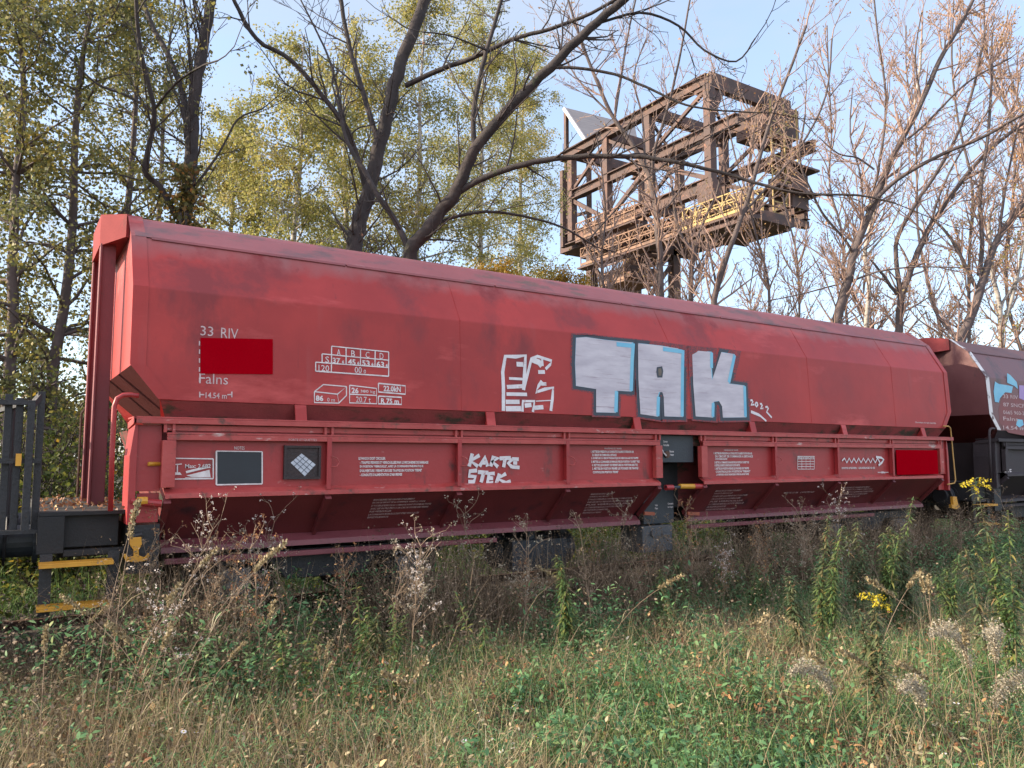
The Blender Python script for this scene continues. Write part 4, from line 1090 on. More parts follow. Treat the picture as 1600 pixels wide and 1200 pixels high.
for (x, y) in ((29.9, 31.2), (33.6, 31.2), (29.9, 27.6), (33.6, 27.6)):
    part(MB().beam((x-0.3, y, -0.3), (x, y, 15.6), 0.5, 0.6), 'leg', RUSTL if (x, y) == (29.9, 27.6) else RUSTD)
mb = MB()
for z0, z1 in ((0.5, 5), (5, 9.6), (9.6, 14)):
    mb.beam((29.9, 27.6, z0), (29.9, 31.2, z1), 0.2, 0.2); mb.beam((29.9, 31.2, z0), (29.9, 27.6, z1), 0.2, 0.2)
    mb.beam((29.9, 27.6, z1), (33.6, 27.6, z1), 0.2, 0.2); mb.beam((29.9, 27.6, z0), (33.6, 27.6, z1), 0.2, 0.2)
part(mb, 'leg_bracing', RUSTD)

# ------------------------------------------------------------------ trees
def unit(v): return v/(np.linalg.norm(v)+1e-9)
class Tubes:
    """batch of thin branch tubes, grouped by side count"""
    def __init__(s): s.V = []; s.F = []; s.n = 0; s.tips = []
    def add(s, P, R, k):
        P = np.asarray(P, float); m = len(P); R = np.asarray(R, float)
        T = np.empty_like(P); T[1:-1] = P[2:]-P[:-2]; T[0] = P[1]-P[0]; T[-1] = P[-1]-P[-2]
        T /= (np.linalg.norm(T, axis=1)[:, None]+1e-9)
        a = np.array([0.31, 0.17, 0.93]) if abs(T[0][2]) < 0.8 else np.array([0.95, 0.2, 0.1])
        E = np.cross(T, a); E /= (np.linalg.norm(E, axis=1)[:, None]+1e-9)
        Fv = np.cross(T, E)
        q = np.arange(k)*2*math.pi/k
        ring = P[:, None, :]+R[:, None, None]*(E[:, None, :]*np.cos(q)[None, :, None]+Fv[:, None, :]*np.sin(q)[None, :, None])
        s.V.append(ring.reshape(-1, 3))
        i = np.arange((m-1)*k).reshape(m-1, k)
        j = np.roll(i, -1, axis=1)
        s.F.append(s.n+np.stack([i, j, j+k, i+k], -1).reshape(-1, 4))
        s.n += m*k
    def mesh(s, name, mat, parent, origin=None):
        return npmesh(name, np.concatenate(s.V), np.concatenate(s.F), mat, parent, ORG[parent.name] if origin is None else origin, smooth=True)
def smooth_line(P, R, sub=3, jit=0.0, rg=None):
    P = np.asarray(P, float); R = np.asarray(R, float); n = len(P)
    out = []; ro = []
    for i in range(n-1):
        p0 = P[max(i-1, 0)]; p1 = P[i]; p2 = P[i+1]; p3 = P[min(i+2, n-1)]
        for t in np.arange(sub)/sub:
            out.append(0.5*((2*p1)+(-p0+p2)*t+(2*p0-5*p1+4*p2-p3)*t*t+(-p0+3*p1-3*p2+p3)*t**3)); ro.append(R[i]*(1-t)+R[i+1]*t)
    out.append(P[-1]); ro.append(R[-1])
    out = np.array(out); ro = np.array(ro)
    if jit and rg is not None: out[1:-1] += rg.normal(0, 1, (len(out)-2, 3))*jit*ro[1:-1][:, None]
    return out, ro
def branch(tb, rg, p, d, ln, r, lvl, sp, up=0.25, wob=0.18):
    """recursive branch; sp = dict(den=children per metre, ratio, ang, minr)"""
    n = max(3, int(ln/ (0.16 if lvl == 0 else 0.3))+1); n = min(n, 9)
    P = [p]; q = d.copy(); st = ln/n
    for k in range(n):
        q = unit(q+rg.normal(0, wob, 3)*0.7+np.array([0, 0, up*0.25]))
        P.append(P[-1]+q*st)
    P = np.array(P); R = np.linspace(r, max(sp['minr'], r*0.35), n+1)
    tb.add(P, R, 3 if r < 0.012 else 5)
    if lvl == 0:
        tb.tips.append(P[1:])
        return
    nc = int(ln*sp['den']*rg.uniform(0.8, 1.2))
    for c in range(nc):
        t = rg.uniform(0.12, 1.0); i = min(n-1, int(t*n)); f = t*n-i
        pp = P[i]*(1-f)+P[i+1]*f; dd = unit(P[i+1]-P[i])
        perp = unit(np.cross(dd, rg.normal(0, 1, 3)))
        a = rg.uniform(0.5, 1.0)*sp['ang']
        nd_ = unit(dd*math.cos(a)+perp*math.sin(a)+np.array([0, 0, up*0.4]))
        branch(tb, rg, pp, nd_, ln*sp['ratio']*rg.uniform(0.55, 1.1)*(1-0.45*t), max(sp['minr'], R[i]*0.55), lvl-1, sp, up, wob)
def leaf_mesh(name, pts, size, mat, parent, rg, per=3, spread=0.06, droop=0.3):
    pts = np.repeat(pts, per, axis=0)
    N = len(pts)
    c = pts+rg.normal(0, spread, (N, 3))
    a = rg.normal(0, 1, (N, 3)); a[:, 2] -= droop*2; a /= np.linalg.norm(a, axis=1)[:, None]
    b = np.cross(a, rg.normal(0, 1, (N, 3))); b /= (np.linalg.norm(b, axis=1)[:, None]+1e-9)
    nn = np.cross(a, b)
    s = size*rg.uniform(0.6, 1.25, N)[:, None]
    V = np.stack([c, c+a*s*0.45+b*s*0.36+nn*s*0.08, c+a*s*1.0, c+a*s*0.45-b*s*0.36+nn*s*0.08], 1).reshape(-1, 3)
    i = np.arange(N)*4
    return npmesh(name, V, np.stack([i, i+1, i+2, i+3], 1), mat, parent, ORG[parent.name])
def px_tree(name, label, cat, limbs, depth, seed, bark, sp=None, leaves=None, group=None, lvl=2, den=2.2, sub=1.0, root_px=None, zscale=None, up=0.3, start=0.15, twigs=True):
    """limbs: list of (px points, start width px, end width px, depth drift per limb)"""
    rg = np.random.default_rng(seed)
    base = at(limbs[0][0][0][0], limbs[0][0][0][1], depth)
    g = np.array([base[0], base[1], float(hgt(base[0], base[1]))-0.1])
    t = thing(name, (g[0], g[1], max(g[2], -0.3)), label, cat, group)
    tb = Tubes(); tw = Tubes()
    known = []
    sp0 = dict(den=4.2, ratio=0.5, ang=0.95, minr=0.0030+0.00016*depth)
    if sp: sp0.update(sp)
    for li, L_ in enumerate(limbs):
        pts, w0, w1 = L_[0], L_[1], L_[2]
        dr = L_[3] if len(L_) > 3 else 0.0
        n = len(pts)
        d0 = depth
        if known:      # a limb leaves its parent at the parent's own distance
            kk = min(known, key=lambda q: (q[0]-pts[0][0])**2+(q[1]-pts[0][1])**2); d0 = kk[2]
        P = np.array([at(u, v, d0+dr*k/(n-1)) for k, (u, v) in enumerate(pts)])
        for k in range(n-1):
            for f in (0, .25, .5, .75, 1):
                known.append((pts[k][0]*(1-f)+pts[k+1][0]*f, pts[k][1]*(1-f)+pts[k+1][1]*f, d0+dr*(k+f)/(n-1)))
        R = np.linspace(w0, w1, n)*depth/FPX/2*0.88
        if li == 0:
            b0 = P[0]; P = np.vstack([[[b0[0]-0.15, b0[1], g[2]]], [[b0[0]-0.05, b0[1], b0[2]*0.5]], P]); R = np.concatenate([[R[0]*1.35, R[0]*1.12], R])
        P, R = smooth_line(P, R, 4, 0.10, rg)
        tb.add(P, R, 9 if R[0] > 0.05 else 6)
        if not twigs: continue
        # children
        seg = np.linalg.norm(np.diff(P, axis=0), axis=1); ln = seg.sum(); cum = np.concatenate([[0], np.cumsum(seg)])
        zmin = 2.6
        nc = int(ln*den)
        for c in range(nc):
            q = rg.uniform(start if li else 0.3, 1.0)*ln; i = min(len(seg)-1, np.searchsorted(cum, q)-1)
            pp = P[i]; 
            if pp[2] < zmin: continue
            dd = unit(P[i+1]-P[i]); perp = unit(np.cross(dd, rg.normal(0, 1, 3)))
            a = rg.uniform(0.5, 1.15)
            nd_ = unit(dd*math.cos(a)+perp*math.sin(a)+np.array([0, 0, up*0.5]))
            l2 = sub*rg.uniform(0.5, 1.3)*(0.7+0.3*R[i]/R.max())
            branch(tw, rg, pp, nd_, l2, min(R[i]*0.42, 0.022*depth/14), lvl-1, sp0, up)
        if R[-1] > 0.004:
            branch(tw, rg, P[-1], unit(P[-1]-P[-2]), sub*0.9, R[-1]*0.8, lvl-1, sp0, up)
    tb.mesh('trunk', bark, t)
    if tw.V: tw.mesh('twigs', leaves.get('twigmat', bark) if leaves else bark, t)
    if leaves and tw.tips:
        pts = np.concatenate(tw.tips)
        if leaves.get('zmax'): pts = pts[pts[:, 2] < leaves['zmax']]
        k = int(len(pts)*leaves['frac'])
        if k > 3:
            pts = pts[rg.permutation(len(pts))[:k]]
            leaf_mesh('crown', pts, leaves['size'], leaves['mat'], t, rg, leaves.get('per', 2), leaves.get('spread', 0.05))
    return t
BARK = surf('dark_bark', [(0.3, (0.020, 0.016, 0.016)), (0.7, (0.055, 0.044, 0.042))], scale=6, rough=0.9, bump=0.9, bscale=16, stretch=(1, 1, 0.35), spots=[((0.045, 0.06, 0.02), 3.0, 0.62, (1, 1, 0.5))])
BARKG = surf('grey_bark', [(0.3, (0.06, 0.048, 0.046)), (0.7, (0.13, 0.10, 0.095))], scale=7, rough=0.9, bump=0.6, bscale=20, stretch=(1, 1, 0.4))
BARKP = surf('pale_birch_bark', [(0.35, (0.06, 0.05, 0.045)), (0.5, (0.34, 0.31, 0.28)), (0.8, (0.45, 0.42, 0.38))], scale=5, rough=0.8, bump=0.3, stretch=(0.6, 0.6, 2))
TWIG = surf('reddish_twig_bark', [(0.3, (0.20, 0.13, 0.11)), (0.7, (0.36, 0.25, 0.20))], scale=6, rough=0.85)
TWIGD = surf('dark_twig_bark', [(0.3, (0.030, 0.024, 0.024)), (0.7, (0.06, 0.046, 0.044))], scale=6, rough=0.85)
LG = leafy('grey_green_leaves', [(0.0, (0.08, 0.10, 0.045)), (0.4, (0.16, 0.17, 0.065)), (0.7, (0.27, 0.24, 0.07)), (0.9, (0.36, 0.26, 0.04)), (1.0, (0.42, 0.22, 0.05))], 0.40, (0.5, 0.45))
LYG = leafy('yellow_green_leaves', [(0.0, (0.16, 0.18, 0.06)), (0.4, (0.28, 0.28, 0.09)), (0.75, (0.41, 0.35, 0.11)), (1.0, (0.54, 0.38, 0.12))], 0.6, (0.35, 0.5))
LYE = leafy('autumn_yellow_leaves', [(0.0, (0.16, 0.13, 0.02)), (0.5, (0.34, 0.22, 0.03)), (0.85, (0.45, 0.25, 0.035)), (1.0, (0.40, 0.15, 0.03))], 0.5, (0.5, 0.4))
LBR = leafy('last_brown_leaves', [(0.0, (0.20, 0.10, 0.07)), (0.6, (0.34, 0.18, 0.12)), (1.0, (0.46, 0.28, 0.14))], 0.4)
LIVY = leafy('ivy_leaves', [(0.0, (0.05, 0.06, 0.02)), (0.6, (0.13, 0.11, 0.03)), (1.0, (0.25, 0.12, 0.04))], 0.35)

px_tree('bare_tree', 'thick dark leaning trunk left of centre, behind the red wagon roof', 'tree', [
    ([(551, 470), (553, 390), (561, 345), (575, 300), (590, 240), (606, 170), (625, 100), (650, 40), (668, -15), (700, -90)], 31, 19, 1),
    ([(592, 225), (578, 180), (563, 130), (545, 70), (530, -15), (520, -60)], 11, 7, 1.0),
    ([(572, 300), (563, 262), (540, 200), (500, 145), (455, 95), (400, 60), (368, 5), (350, -40)], 11, 6, -0.8),
    ([(634, 134), (690, 108), (740, 90), (800, 62), (860, 45), (925, 20), (1000, -25)], 10, 5, -1.5),
    ([(537, 190), (520, 110), (500, 60), (470, 0)], 5, 3, .5),
    ([(545, 215), (560, 200), (590, 190), (640, 140)], 3, 2, .5)],
    14.0, 11, BARK, leaves=dict(mat=LBR, size=0.05, frac=0.02, per=1, twigmat=TWIGD), lvl=3, den=2.6, sub=1.3)
px_tree('bare_tree', 'dark forked tree in the centre whose long boughs reach across the crane', 'tree', [
    ([(640, 470), (642, 392), (665, 362), (690, 328), (714, 298), (733, 252), (745, 227), (800, 165), (860, 105), (920, 45), (975, 0), (1050, -70)], 27, 12, -1),
    ([(640, 395), (622, 352), (590, 305), (572, 272), (555, 245), (540, 215), (530, 170)], 12, 6, 0.5),
    ([(741, 228), (740, 180), (748, 130), (760, 78), (775, 32), (788, -20)], 10, 6, 0.5),
    ([(700, 312), (745, 283), (790, 265), (850, 250), (905, 245), (960, 244), (1010, 246), (1060, 254), (1120, 268), (1180, 285), (1250, 302), (1340, 305), (1400, 318)], 12, 2.5, -1.5),
    ([(862, 106), (900, 106), (960, 116), (1010, 136), (1060, 160), (1110, 171), (1180, 176)], 6, 2.5, -0.5),
    ([(665, 362), (700, 342), (760, 331), (820, 338), (880, 356), (930, 385)], 7, 3, 0.5),
    ([(925, 40), (1000, 20), (1060, 40), (1100, 78), (1150, 96), (1180, 60)], 5, 2.5, 0),
    ([(760, 78), (740, 70), (700, 55), (660, 50)], 4, 2, -1),
    ([(920, 375), (960, 330), (1010, 280), (1080, 230), (1200, 170)], 3, 2, 1)],
    13.0, 12, BARK, leaves=dict(mat=LBR, size=0.05, frac=0.02, per=1, twigmat=TWIGD), lvl=3, den=2.6, sub=1.2)
px_tree('ivy_tree', 'tall dark forked tree with ivy round its trunk above the red wagon', 'tree', [
    ([(284, 440), (288, 345), (297, 270), (300, 200), (308, 120), (322, 50), (332, -20), (345, -90)], 27, 16, 1),
    ([(293, 215), (286, 150), (262, 85), (235, 35), (215, -20)], 13, 8, 1),
    ([(298, 150), (296, 80), (290, 20), (280, -30)], 6, 4, -.5),
    ([(276, 340), (250, 292), (226, 266), (238, 205), (240, 165), (224, 100), (215, 40), (212, -20)], 11, 6, -1),
    ([(240, 172), (275, 130), (312, 105), (340, 95)], 5, 3, -1),
    ([(305, 290), (335, 250), (352, 222), (372, 186), (410, 170)], 5, 3, 0.5),
    ([(240, 175), (200, 150), (150, 130), (110, 90)], 5, 3, 0)],
    12.8, 13, BARK, leaves=dict(mat=LG, size=0.075, frac=0.62, per=2, spread=0.07, twigmat=TWIGD), lvl=3, den=1.9, sub=1.35)
# ivy clump on that trunk
iv = thing('ivy', tuple(at(285, 420, 12.8)*np.array([1, 1, 0])), 'brown-green ivy wrapped round the forked trunk, just above the wagon roof', 'ivy')
rg = np.random.default_rng(5)
pts = []
for k in range(900):
    v = rg.uniform(255, 460); u = 290+rg.normal(0, 13+max(0, v-300)*0.09)-(v-300)*0.03
    pts.append(at(u, v, 12.8+rg.normal(0, 0.16)))
leaf_mesh('foliage', np.array(pts), 0.085, LIVY, iv, rg, 2, 0.03)
tbv = Tubes()
for k in range(5):
    P = np.array([at(286+6*math.sin(k+j), 860-j*66, 12.62+0.06*math.cos(k*2+j)) for j in range(9)])
    tbv.add(P, np.full(9, 0.012), 5)
tbv.mesh('stem', TWIGD, iv)

# leafy trees: crown built from many drooping leafy twigs round limbs
def crown_tree(name, label, cat, x, y, height, radius, seed, bark, mat, leafsize, nbr, dens, group=None, trunk_r=0.13, zlow=0.25, shape=1.0, lean=(0, 0), droop=0.4, twigmat=None):
    rg = np.random.default_rng(seed)
    z0 = float(hgt(x, y))-0.1
    t = thing(name, (x, y, z0), label, cat, group)
    n = 9
    P = np.array([[x+lean[0]*(k/(n-1))**1.3, y+lean[1]*(k/(n-1))**1.3, z0+height*0.97*k/(n-1)] for k in range(n)])
    P[1:, :2] += np.cumsum(rg.normal(0, 0.07, (n-1, 2)), axis=0)
    R = np.linspace(trunk_r, 0.02, n)
    P, R = smooth_line(P, R, 3, 0.1, rg)
    tb = Tubes(); tb.add(P, R, 8)
    tips = []
    for b in range(nbr):
        f = zlow+(0.98-zlow)*rg.uniform(0, 1)**0.9
        k = int(f*(len(P)-1)); p = P[k]
        az = rg.uniform(0, 2*math.pi)
        ff = (f-zlow)/(1-zlow)
        rad = radius*(math.sin(math.pi*min(1, 0.22+0.72*ff))**0.7)*rg.uniform(0.45, 1.1)*shape
        el = rg.uniform(0.15, 0.9)
        d = np.array([math.cos(az)*math.cos(el), math.sin(az)*math.cos(el), math.sin(el)])
        m = 6; Q = [p]; q = d
        for j in range(m):
            q = unit(q+rg.normal(0, 0.16, 3)+np.array([0, 0, -0.12*droop*(j)]))
            Q.append(Q[-1]+q*rad/m)
        Q = np.array(Q)
        tb.add(Q, np.linspace(max(0.01, R[k]*0.45), 0.006, m+1), 4)
        for c in range(int(5*dens)):
            i = rg.integers(2, m+1)
            dd = unit(Q[i]-Q[i-1]+rg.normal(0, 0.8, 3)); ln = rg.uniform(0.35, 0.95)*radius*0.35
            T = [Q[i]]; q = dd
            for j in range(4):
                q = unit(q+rg.normal(0, 0.2, 3)+np.array([0, 0, -droop*0.6])); T.append(T[-1]+q*ln/4)
            T = np.array(T); tb.add(T, np.linspace(0.006, 0.003, 5), 3)
            tips.append(T[1:]); tips.append((T[1:]+T[:-1])/2)
    tb.mesh('trunk', bark, t)
    pts = np.concatenate(tips)
    leaf_mesh('crown', pts, leafsize, mat, t, rg, 4, 0.055*radius/1.6, droop)
    return t
def place(px, Y):      # ground point seen in photo column px at world Y
    p = at(px, 714, 1.0)-CAM
    k = (Y-CAM[1])/p[1]
    return CAM[0]+p[0]*k, Y
specs = [  # px, Y, height, radius, seed, kind
    (20, 7.0, 10.5, 2.2, 21, 'g', 'dense grey-green birch at the left edge of the picture'),
    (95, 8.0, 12.0, 2.3, 22, 'g', 'slim leafy birch with thin grey trunk, second from the left edge'),
    (165, 9.5, 12.5, 2.4, 23, 'g', 'leafy birch just left of the red wagon end'),
    (225, 13.0, 14, 2.6, 24, 'g', 'leafy birch directly behind the left corner of the red wagon'),
    (-90, 9.0, 11, 2.6, 25, 'g', 'leafy birch outside the left edge of the picture'),
    (440, 15.0, 15, 2.6, 31, 'y', 'pale yellow-green tree between the ivy tree and the dark leaning trunk'),
    (530, 17.5, 18, 2.6, 32, 'y', 'yellow-green tree directly behind the dark leaning trunk'),
    (650, 16.0, 19, 3.0, 33, 'y', 'tall yellow-green tree with pale stems behind the forked tree'),
    (740, 18.0, 20, 3.2, 34, 'y', 'tall yellow-green tree right of the forked trunk'),
    (815, 20.0, 21, 2.7, 35, 'y', 'rightmost tall yellow-green tree, just left of the crane'),
    (350, 17.0, 13, 2.2, 36, 'y', 'low yellow-green tree behind the bright gap right of the ivy trunk'),
    (790, 11.0, 7.3, 2.3, 41, 'o', 'low golden-leaved tree above the wagon roof left of the crane'),
    (880, 13.0, 8.0, 2.4, 42, 'o', 'low golden-leaved tree in front of the crane legs'),
    (700, 11.5, 6.4, 1.9, 43, 'o', 'small golden tree above the wagon roof beneath the forked boughs'),
]
KM = dict(g=(BARKG, LG, 0.075, 58, 1.45), y=(BARKP, LYG, 0.085, 105, 2.1), o=(BARK, LYE, 0.075, 80, 2.2))
for px, Y, h, r, sd_, k, lb in specs:
    x, y = place(px, Y)
    bk, lm, ls, nb, dn = KM[k]
    crown_tree('birch_tree' if k == 'g' else 'leafy_tree', lb, 'tree', x, y, h, r, sd_, bk, lm, ls, nb, dn, 'leafy trees behind the wagons', zlow=0.2 if k != 'y' else 0.22, trunk_r=0.12 if k == 'g' else 0.16)
# undergrowth bushes behind the platform and along the far side
def bush(label, px, Y, h, r, seed, mat, group='bushes beyond the track'):
    rg = np.random.default_rng(seed)
    x, y = place(px, Y); z0 = float(hgt(x, y))-0.05
    t = thing('bush', (x, y, z0), label, 'bush', group)
    tb = Tubes(); tips = []
    for b in range(46):
        az = rg.uniform(0, 6.28); el = rg.uniform(0.5, 1.45)
        d = np.array([math.cos(az)*math.cos(el), math.sin(az)*math.cos(el), math.sin(el)])
        ln = h*rg.uniform(0.5, 1.0) if el > 0.9 else r*rg.uniform(0.6, 1.2)
        Q = [np.array([x, y, z0])+rg.normal(0, 0.15, 3)*np.array([1, 1, 0])]; q = d
        for j in range(7):
            q = unit(q+rg.normal(0, 0.16, 3)+np.array([0, 0, -0.03*j])); Q.append(Q[-1]+q*ln/7)
        Q = np.array(Q); tb.add(Q, np.linspace(0.012, 0.004, 8), 4)
        for c in range(7):
            i = rg.integers(2, 8); dd = unit(Q[i]-Q[i-1]+rg.normal(0, 0.9, 3)); T = [Q[i]]
            for j in range(4): dd = unit(dd+rg.normal(0, 0.2, 3)); T.append(T[-1]+dd*0.14)
            T = np.array(T); tb.add(T, np.linspace(0.005, 0.003, 5), 3); tips.append(T[1:])
    tb.mesh('stem', TWIGD, t)
    leaf_mesh('foliage', np.concatenate(tips), 0.075, mat, t, rg, 3, 0.09, 0.3)
BS = leafy('bush_leaves', [(0.0, (0.04, 0.065, 0.02)), (0.5, (0.09, 0.12, 0.03)), (0.8, (0.17, 0.17, 0.03)), (0.93, (0.34, 0.22, 0.03)), (1.0, (0.36, 0.14, 0.04))], 0.45, (0.8, 0.3))
for k, (lb, px, Y, h, r) in enumerate([
        ('yellow-green bush seen between the railing and the red wagon ladder', 100, 5.2, 2.8, 1.1), ('bush behind the flat wagon railing at the left edge', 20, 5.5, 3.0, 1.2),
        ('tall bush left of the ladder further back', 60, 7.5, 3.6, 1.4), ('bush behind the left end of the red wagon', 150, 7.0, 3.4, 1.3), ('bush far left behind the flat wagon', -60, 6.5, 3.2, 1.4),
        ('bush hidden low beneath the first bay of the red wagon', 300, 5.5, 1.5, 1.0), ('low bush beyond the rails left of the red wagon middle', 480, 5.8, 1.5, 1.1), ('low bush beyond the rails behind the air tank', 760, 6.0, 1.6, 1.2),
        ('low bush beyond the rails behind the centre gap', 980, 6.2, 1.7, 1.2), ('low bush beyond the rails right of the centre gap', 1180, 6.2, 1.7, 1.2), ('bush in the gap between the two hopper wagons', 1440, 6.5, 1.9, 1.3)]):
    bush(lb, px, Y, h, r, 60+k, BS)

# ---- bare trees on the right, traced limbs
LOR0 = leafy('tan_last_leaves', [(0, (0.30, 0.17, 0.10)), (0.6, (0.44, 0.28, 0.15)), (1, (0.50, 0.40, 0.18))], 0.45)
LT = dict(mat=LOR0, size=0.06, frac=0.30, per=1, spread=0.05, twigmat=TWIG)
px_tree('bare_tree', 'bare grey tree whose stem splits in a fan left of the crane cabin', 'tree', [
    ([(1032, 500), (1032, 460), (1031, 400), (1025, 330), (1013, 270), (985, 222), (955, 178), (930, 120), (905, 55), (885, -10)], 14, 4, 1),
    ([(1020, 290), (1022, 240), (1040, 180), (1060, 100), (1078, 0)], 7, 3, -1), ([(960, 185), (972, 110), (984, 40), (1000, -30)], 5, 3, 1), ([(955, 180), (900, 120), (870, 60)], 4, 2, 1), ([(1008, 255), (1003, 180), (990, 120), (1010, 60)], 5, 2, 1), ([(1030, 340), (1060, 300), (1090, 250)], 4, 2, 0)],
    20, 51, BARKG, leaves=LT, lvl=3, den=3.2, sub=1.5)
px_tree('bare_tree', 'slender forked bare tree directly below the crane catwalk', 'tree', [
    ([(1080, 500), (1079, 465), (1081, 420), (1084, 395), (1066, 372), (1056, 340), (1050, 290)], 10, 4, 0), ([(1084, 395), (1098, 350), (1120, 300), (1130, 250)], 6, 3, 0), ([(1082, 430), (1100, 400), (1108, 388)], 4, 2, 0)],
    21, 52, BARKG, leaves=LT, lvl=3, den=2.0, sub=1.3)
px_tree('bare_tree', 'dark leaning bare tree under the right end of the crane', 'tree', [
    ([(1115, 500), (1121, 450), (1136, 400), (1158, 340), (1178, 280), (1200, 200), (1230, 120), (1260, 40)], 12, 4, 0), ([(1118, 440), (1110, 400), (1106, 380)], 5, 3, 0), ([(1160, 335), (1200, 290), (1250, 230), (1290, 150), (1300, 60)], 5, 3, 1), ([(1170, 310), (1150, 250), (1130, 160), (1110, 90)], 4, 2, 1)],
    18, 53, BARKG, leaves=LT, lvl=3, den=3.2, sub=1.4)
px_tree('bare_tree', 'large dark many-limbed bare tree right of the crane', 'tree', [
    ([(1303, 540), (1310, 490), (1323, 445), (1332, 405), (1345, 368), (1372, 300), (1402, 230), (1440, 160), (1468, 95), (1500, 40), (1530, -20)], 18, 6, 1),
    ([(1335, 400), (1318, 372), (1290, 340), (1268, 300), (1250, 250), (1258, 180)], 6, 3, -1), ([(1345, 368), (1362, 310), (1378, 230), (1384, 150), (1372, 60), (1365, -10)], 6, 3, 1), ([(1352, 330), (1400, 282), (1470, 242), (1540, 212), (1620, 165)], 8, 5, -1.5), ([(1366, 265), (1340, 247), (1310, 240), (1280, 215)], 4, 2, 0),
    ([(1402, 230), (1450, 190), (1510, 130), (1580, 90)], 5, 3, 1), ([(1330, 440), (1370, 425), (1430, 417), (1500, 418)], 4, 2, -1), ([(1310, 490), (1290, 440), (1270, 400)], 3, 2, 0), ([(1440, 160), (1430, 90), (1440, 20)], 4, 2, 0), ([(1325, 440), (1250, 460), (1200, 470)], 3, 1.5, 0)],
    20, 54, BARKG, leaves=LT, lvl=3, den=3.5, sub=1.5)
px_tree('bare_tree', 'bare tree with ivy-green stem just right of the large many-limbed one', 'tree', [
    ([(1350, 540), (1354, 500), (1358, 440), (1352, 390), (1370, 320), (1395, 250), (1430, 160), (1440, 60)], 9, 4, 0), ([(1354, 400), (1400, 340), (1420, 270)], 4, 2, 0)],
    24, 55, BARKP, leaves=LT, lvl=3, den=2.3, sub=1.6)
px_tree('bare_tree', 'bare tree with two upright limbs behind the gap between the hopper wagons', 'tree', [
    ([(1403, 560), (1405, 515), (1408, 465), (1430, 405), (1450, 360), (1490, 300), (1540, 240), (1620, 175)], 15, 6, 1), ([(1408, 465), (1402, 420), (1402, 372), (1430, 320), (1468, 262), (1500, 200), (1525, 120), (1540, 40)], 9, 4, 0.5), ([(1402, 460), (1380, 430), (1360, 405)], 7, 3, 0), ([(1450, 360), (1470, 300), (1500, 240), (1560, 150)], 5, 3, 1)],
    21, 56, BARKG, leaves=LT, lvl=3, den=3.4, sub=1.5)
px_tree('bare_tree', 'stout bare tree leaning right above the brown hopper wagon', 'tree', [
    ([(1490, 570), (1502, 530), (1522, 482), (1538, 430), (1560, 372), (1610, 300), (1660, 220)], 19, 8, 1), ([(1524, 448), (1502, 402), (1480, 365), (1455, 340)], 7, 4, 0), ([(1530, 430), (1535, 380), (1532, 300), (1545, 200), (1550, 100)], 9, 4, 0.5), ([(1500, 535), (1470, 500), (1455, 470), (1450, 430)], 7, 3, 1), ([(1560, 372), (1570, 300), (1590, 200)], 6, 3, 1)],
    20, 57, BARKG, leaves=dict(mat=LYE, size=0.07, frac=0.16, per=1, spread=0.06, twigmat=TWIG), lvl=3, den=3.4, sub=1.5)
px_tree('bare_tree', 'rightmost tree with yellow-green leaves on its stem', 'tree', [
    ([(1562, 590), (1565, 540), (1562, 480), (1550, 420), (1545, 350)], 11, 6, 0), ([(1565, 520), (1585, 450), (1600, 380), (1620, 300)], 8, 4, 0), ([(1562, 480), (1590, 440), (1640, 400)], 5, 3, 0)],
    23, 58, BARKP, leaves=dict(mat=LYG, size=0.08, frac=0.6, per=2, spread=0.07, twigmat=TWIG), lvl=3, den=2.5, sub=1.4)
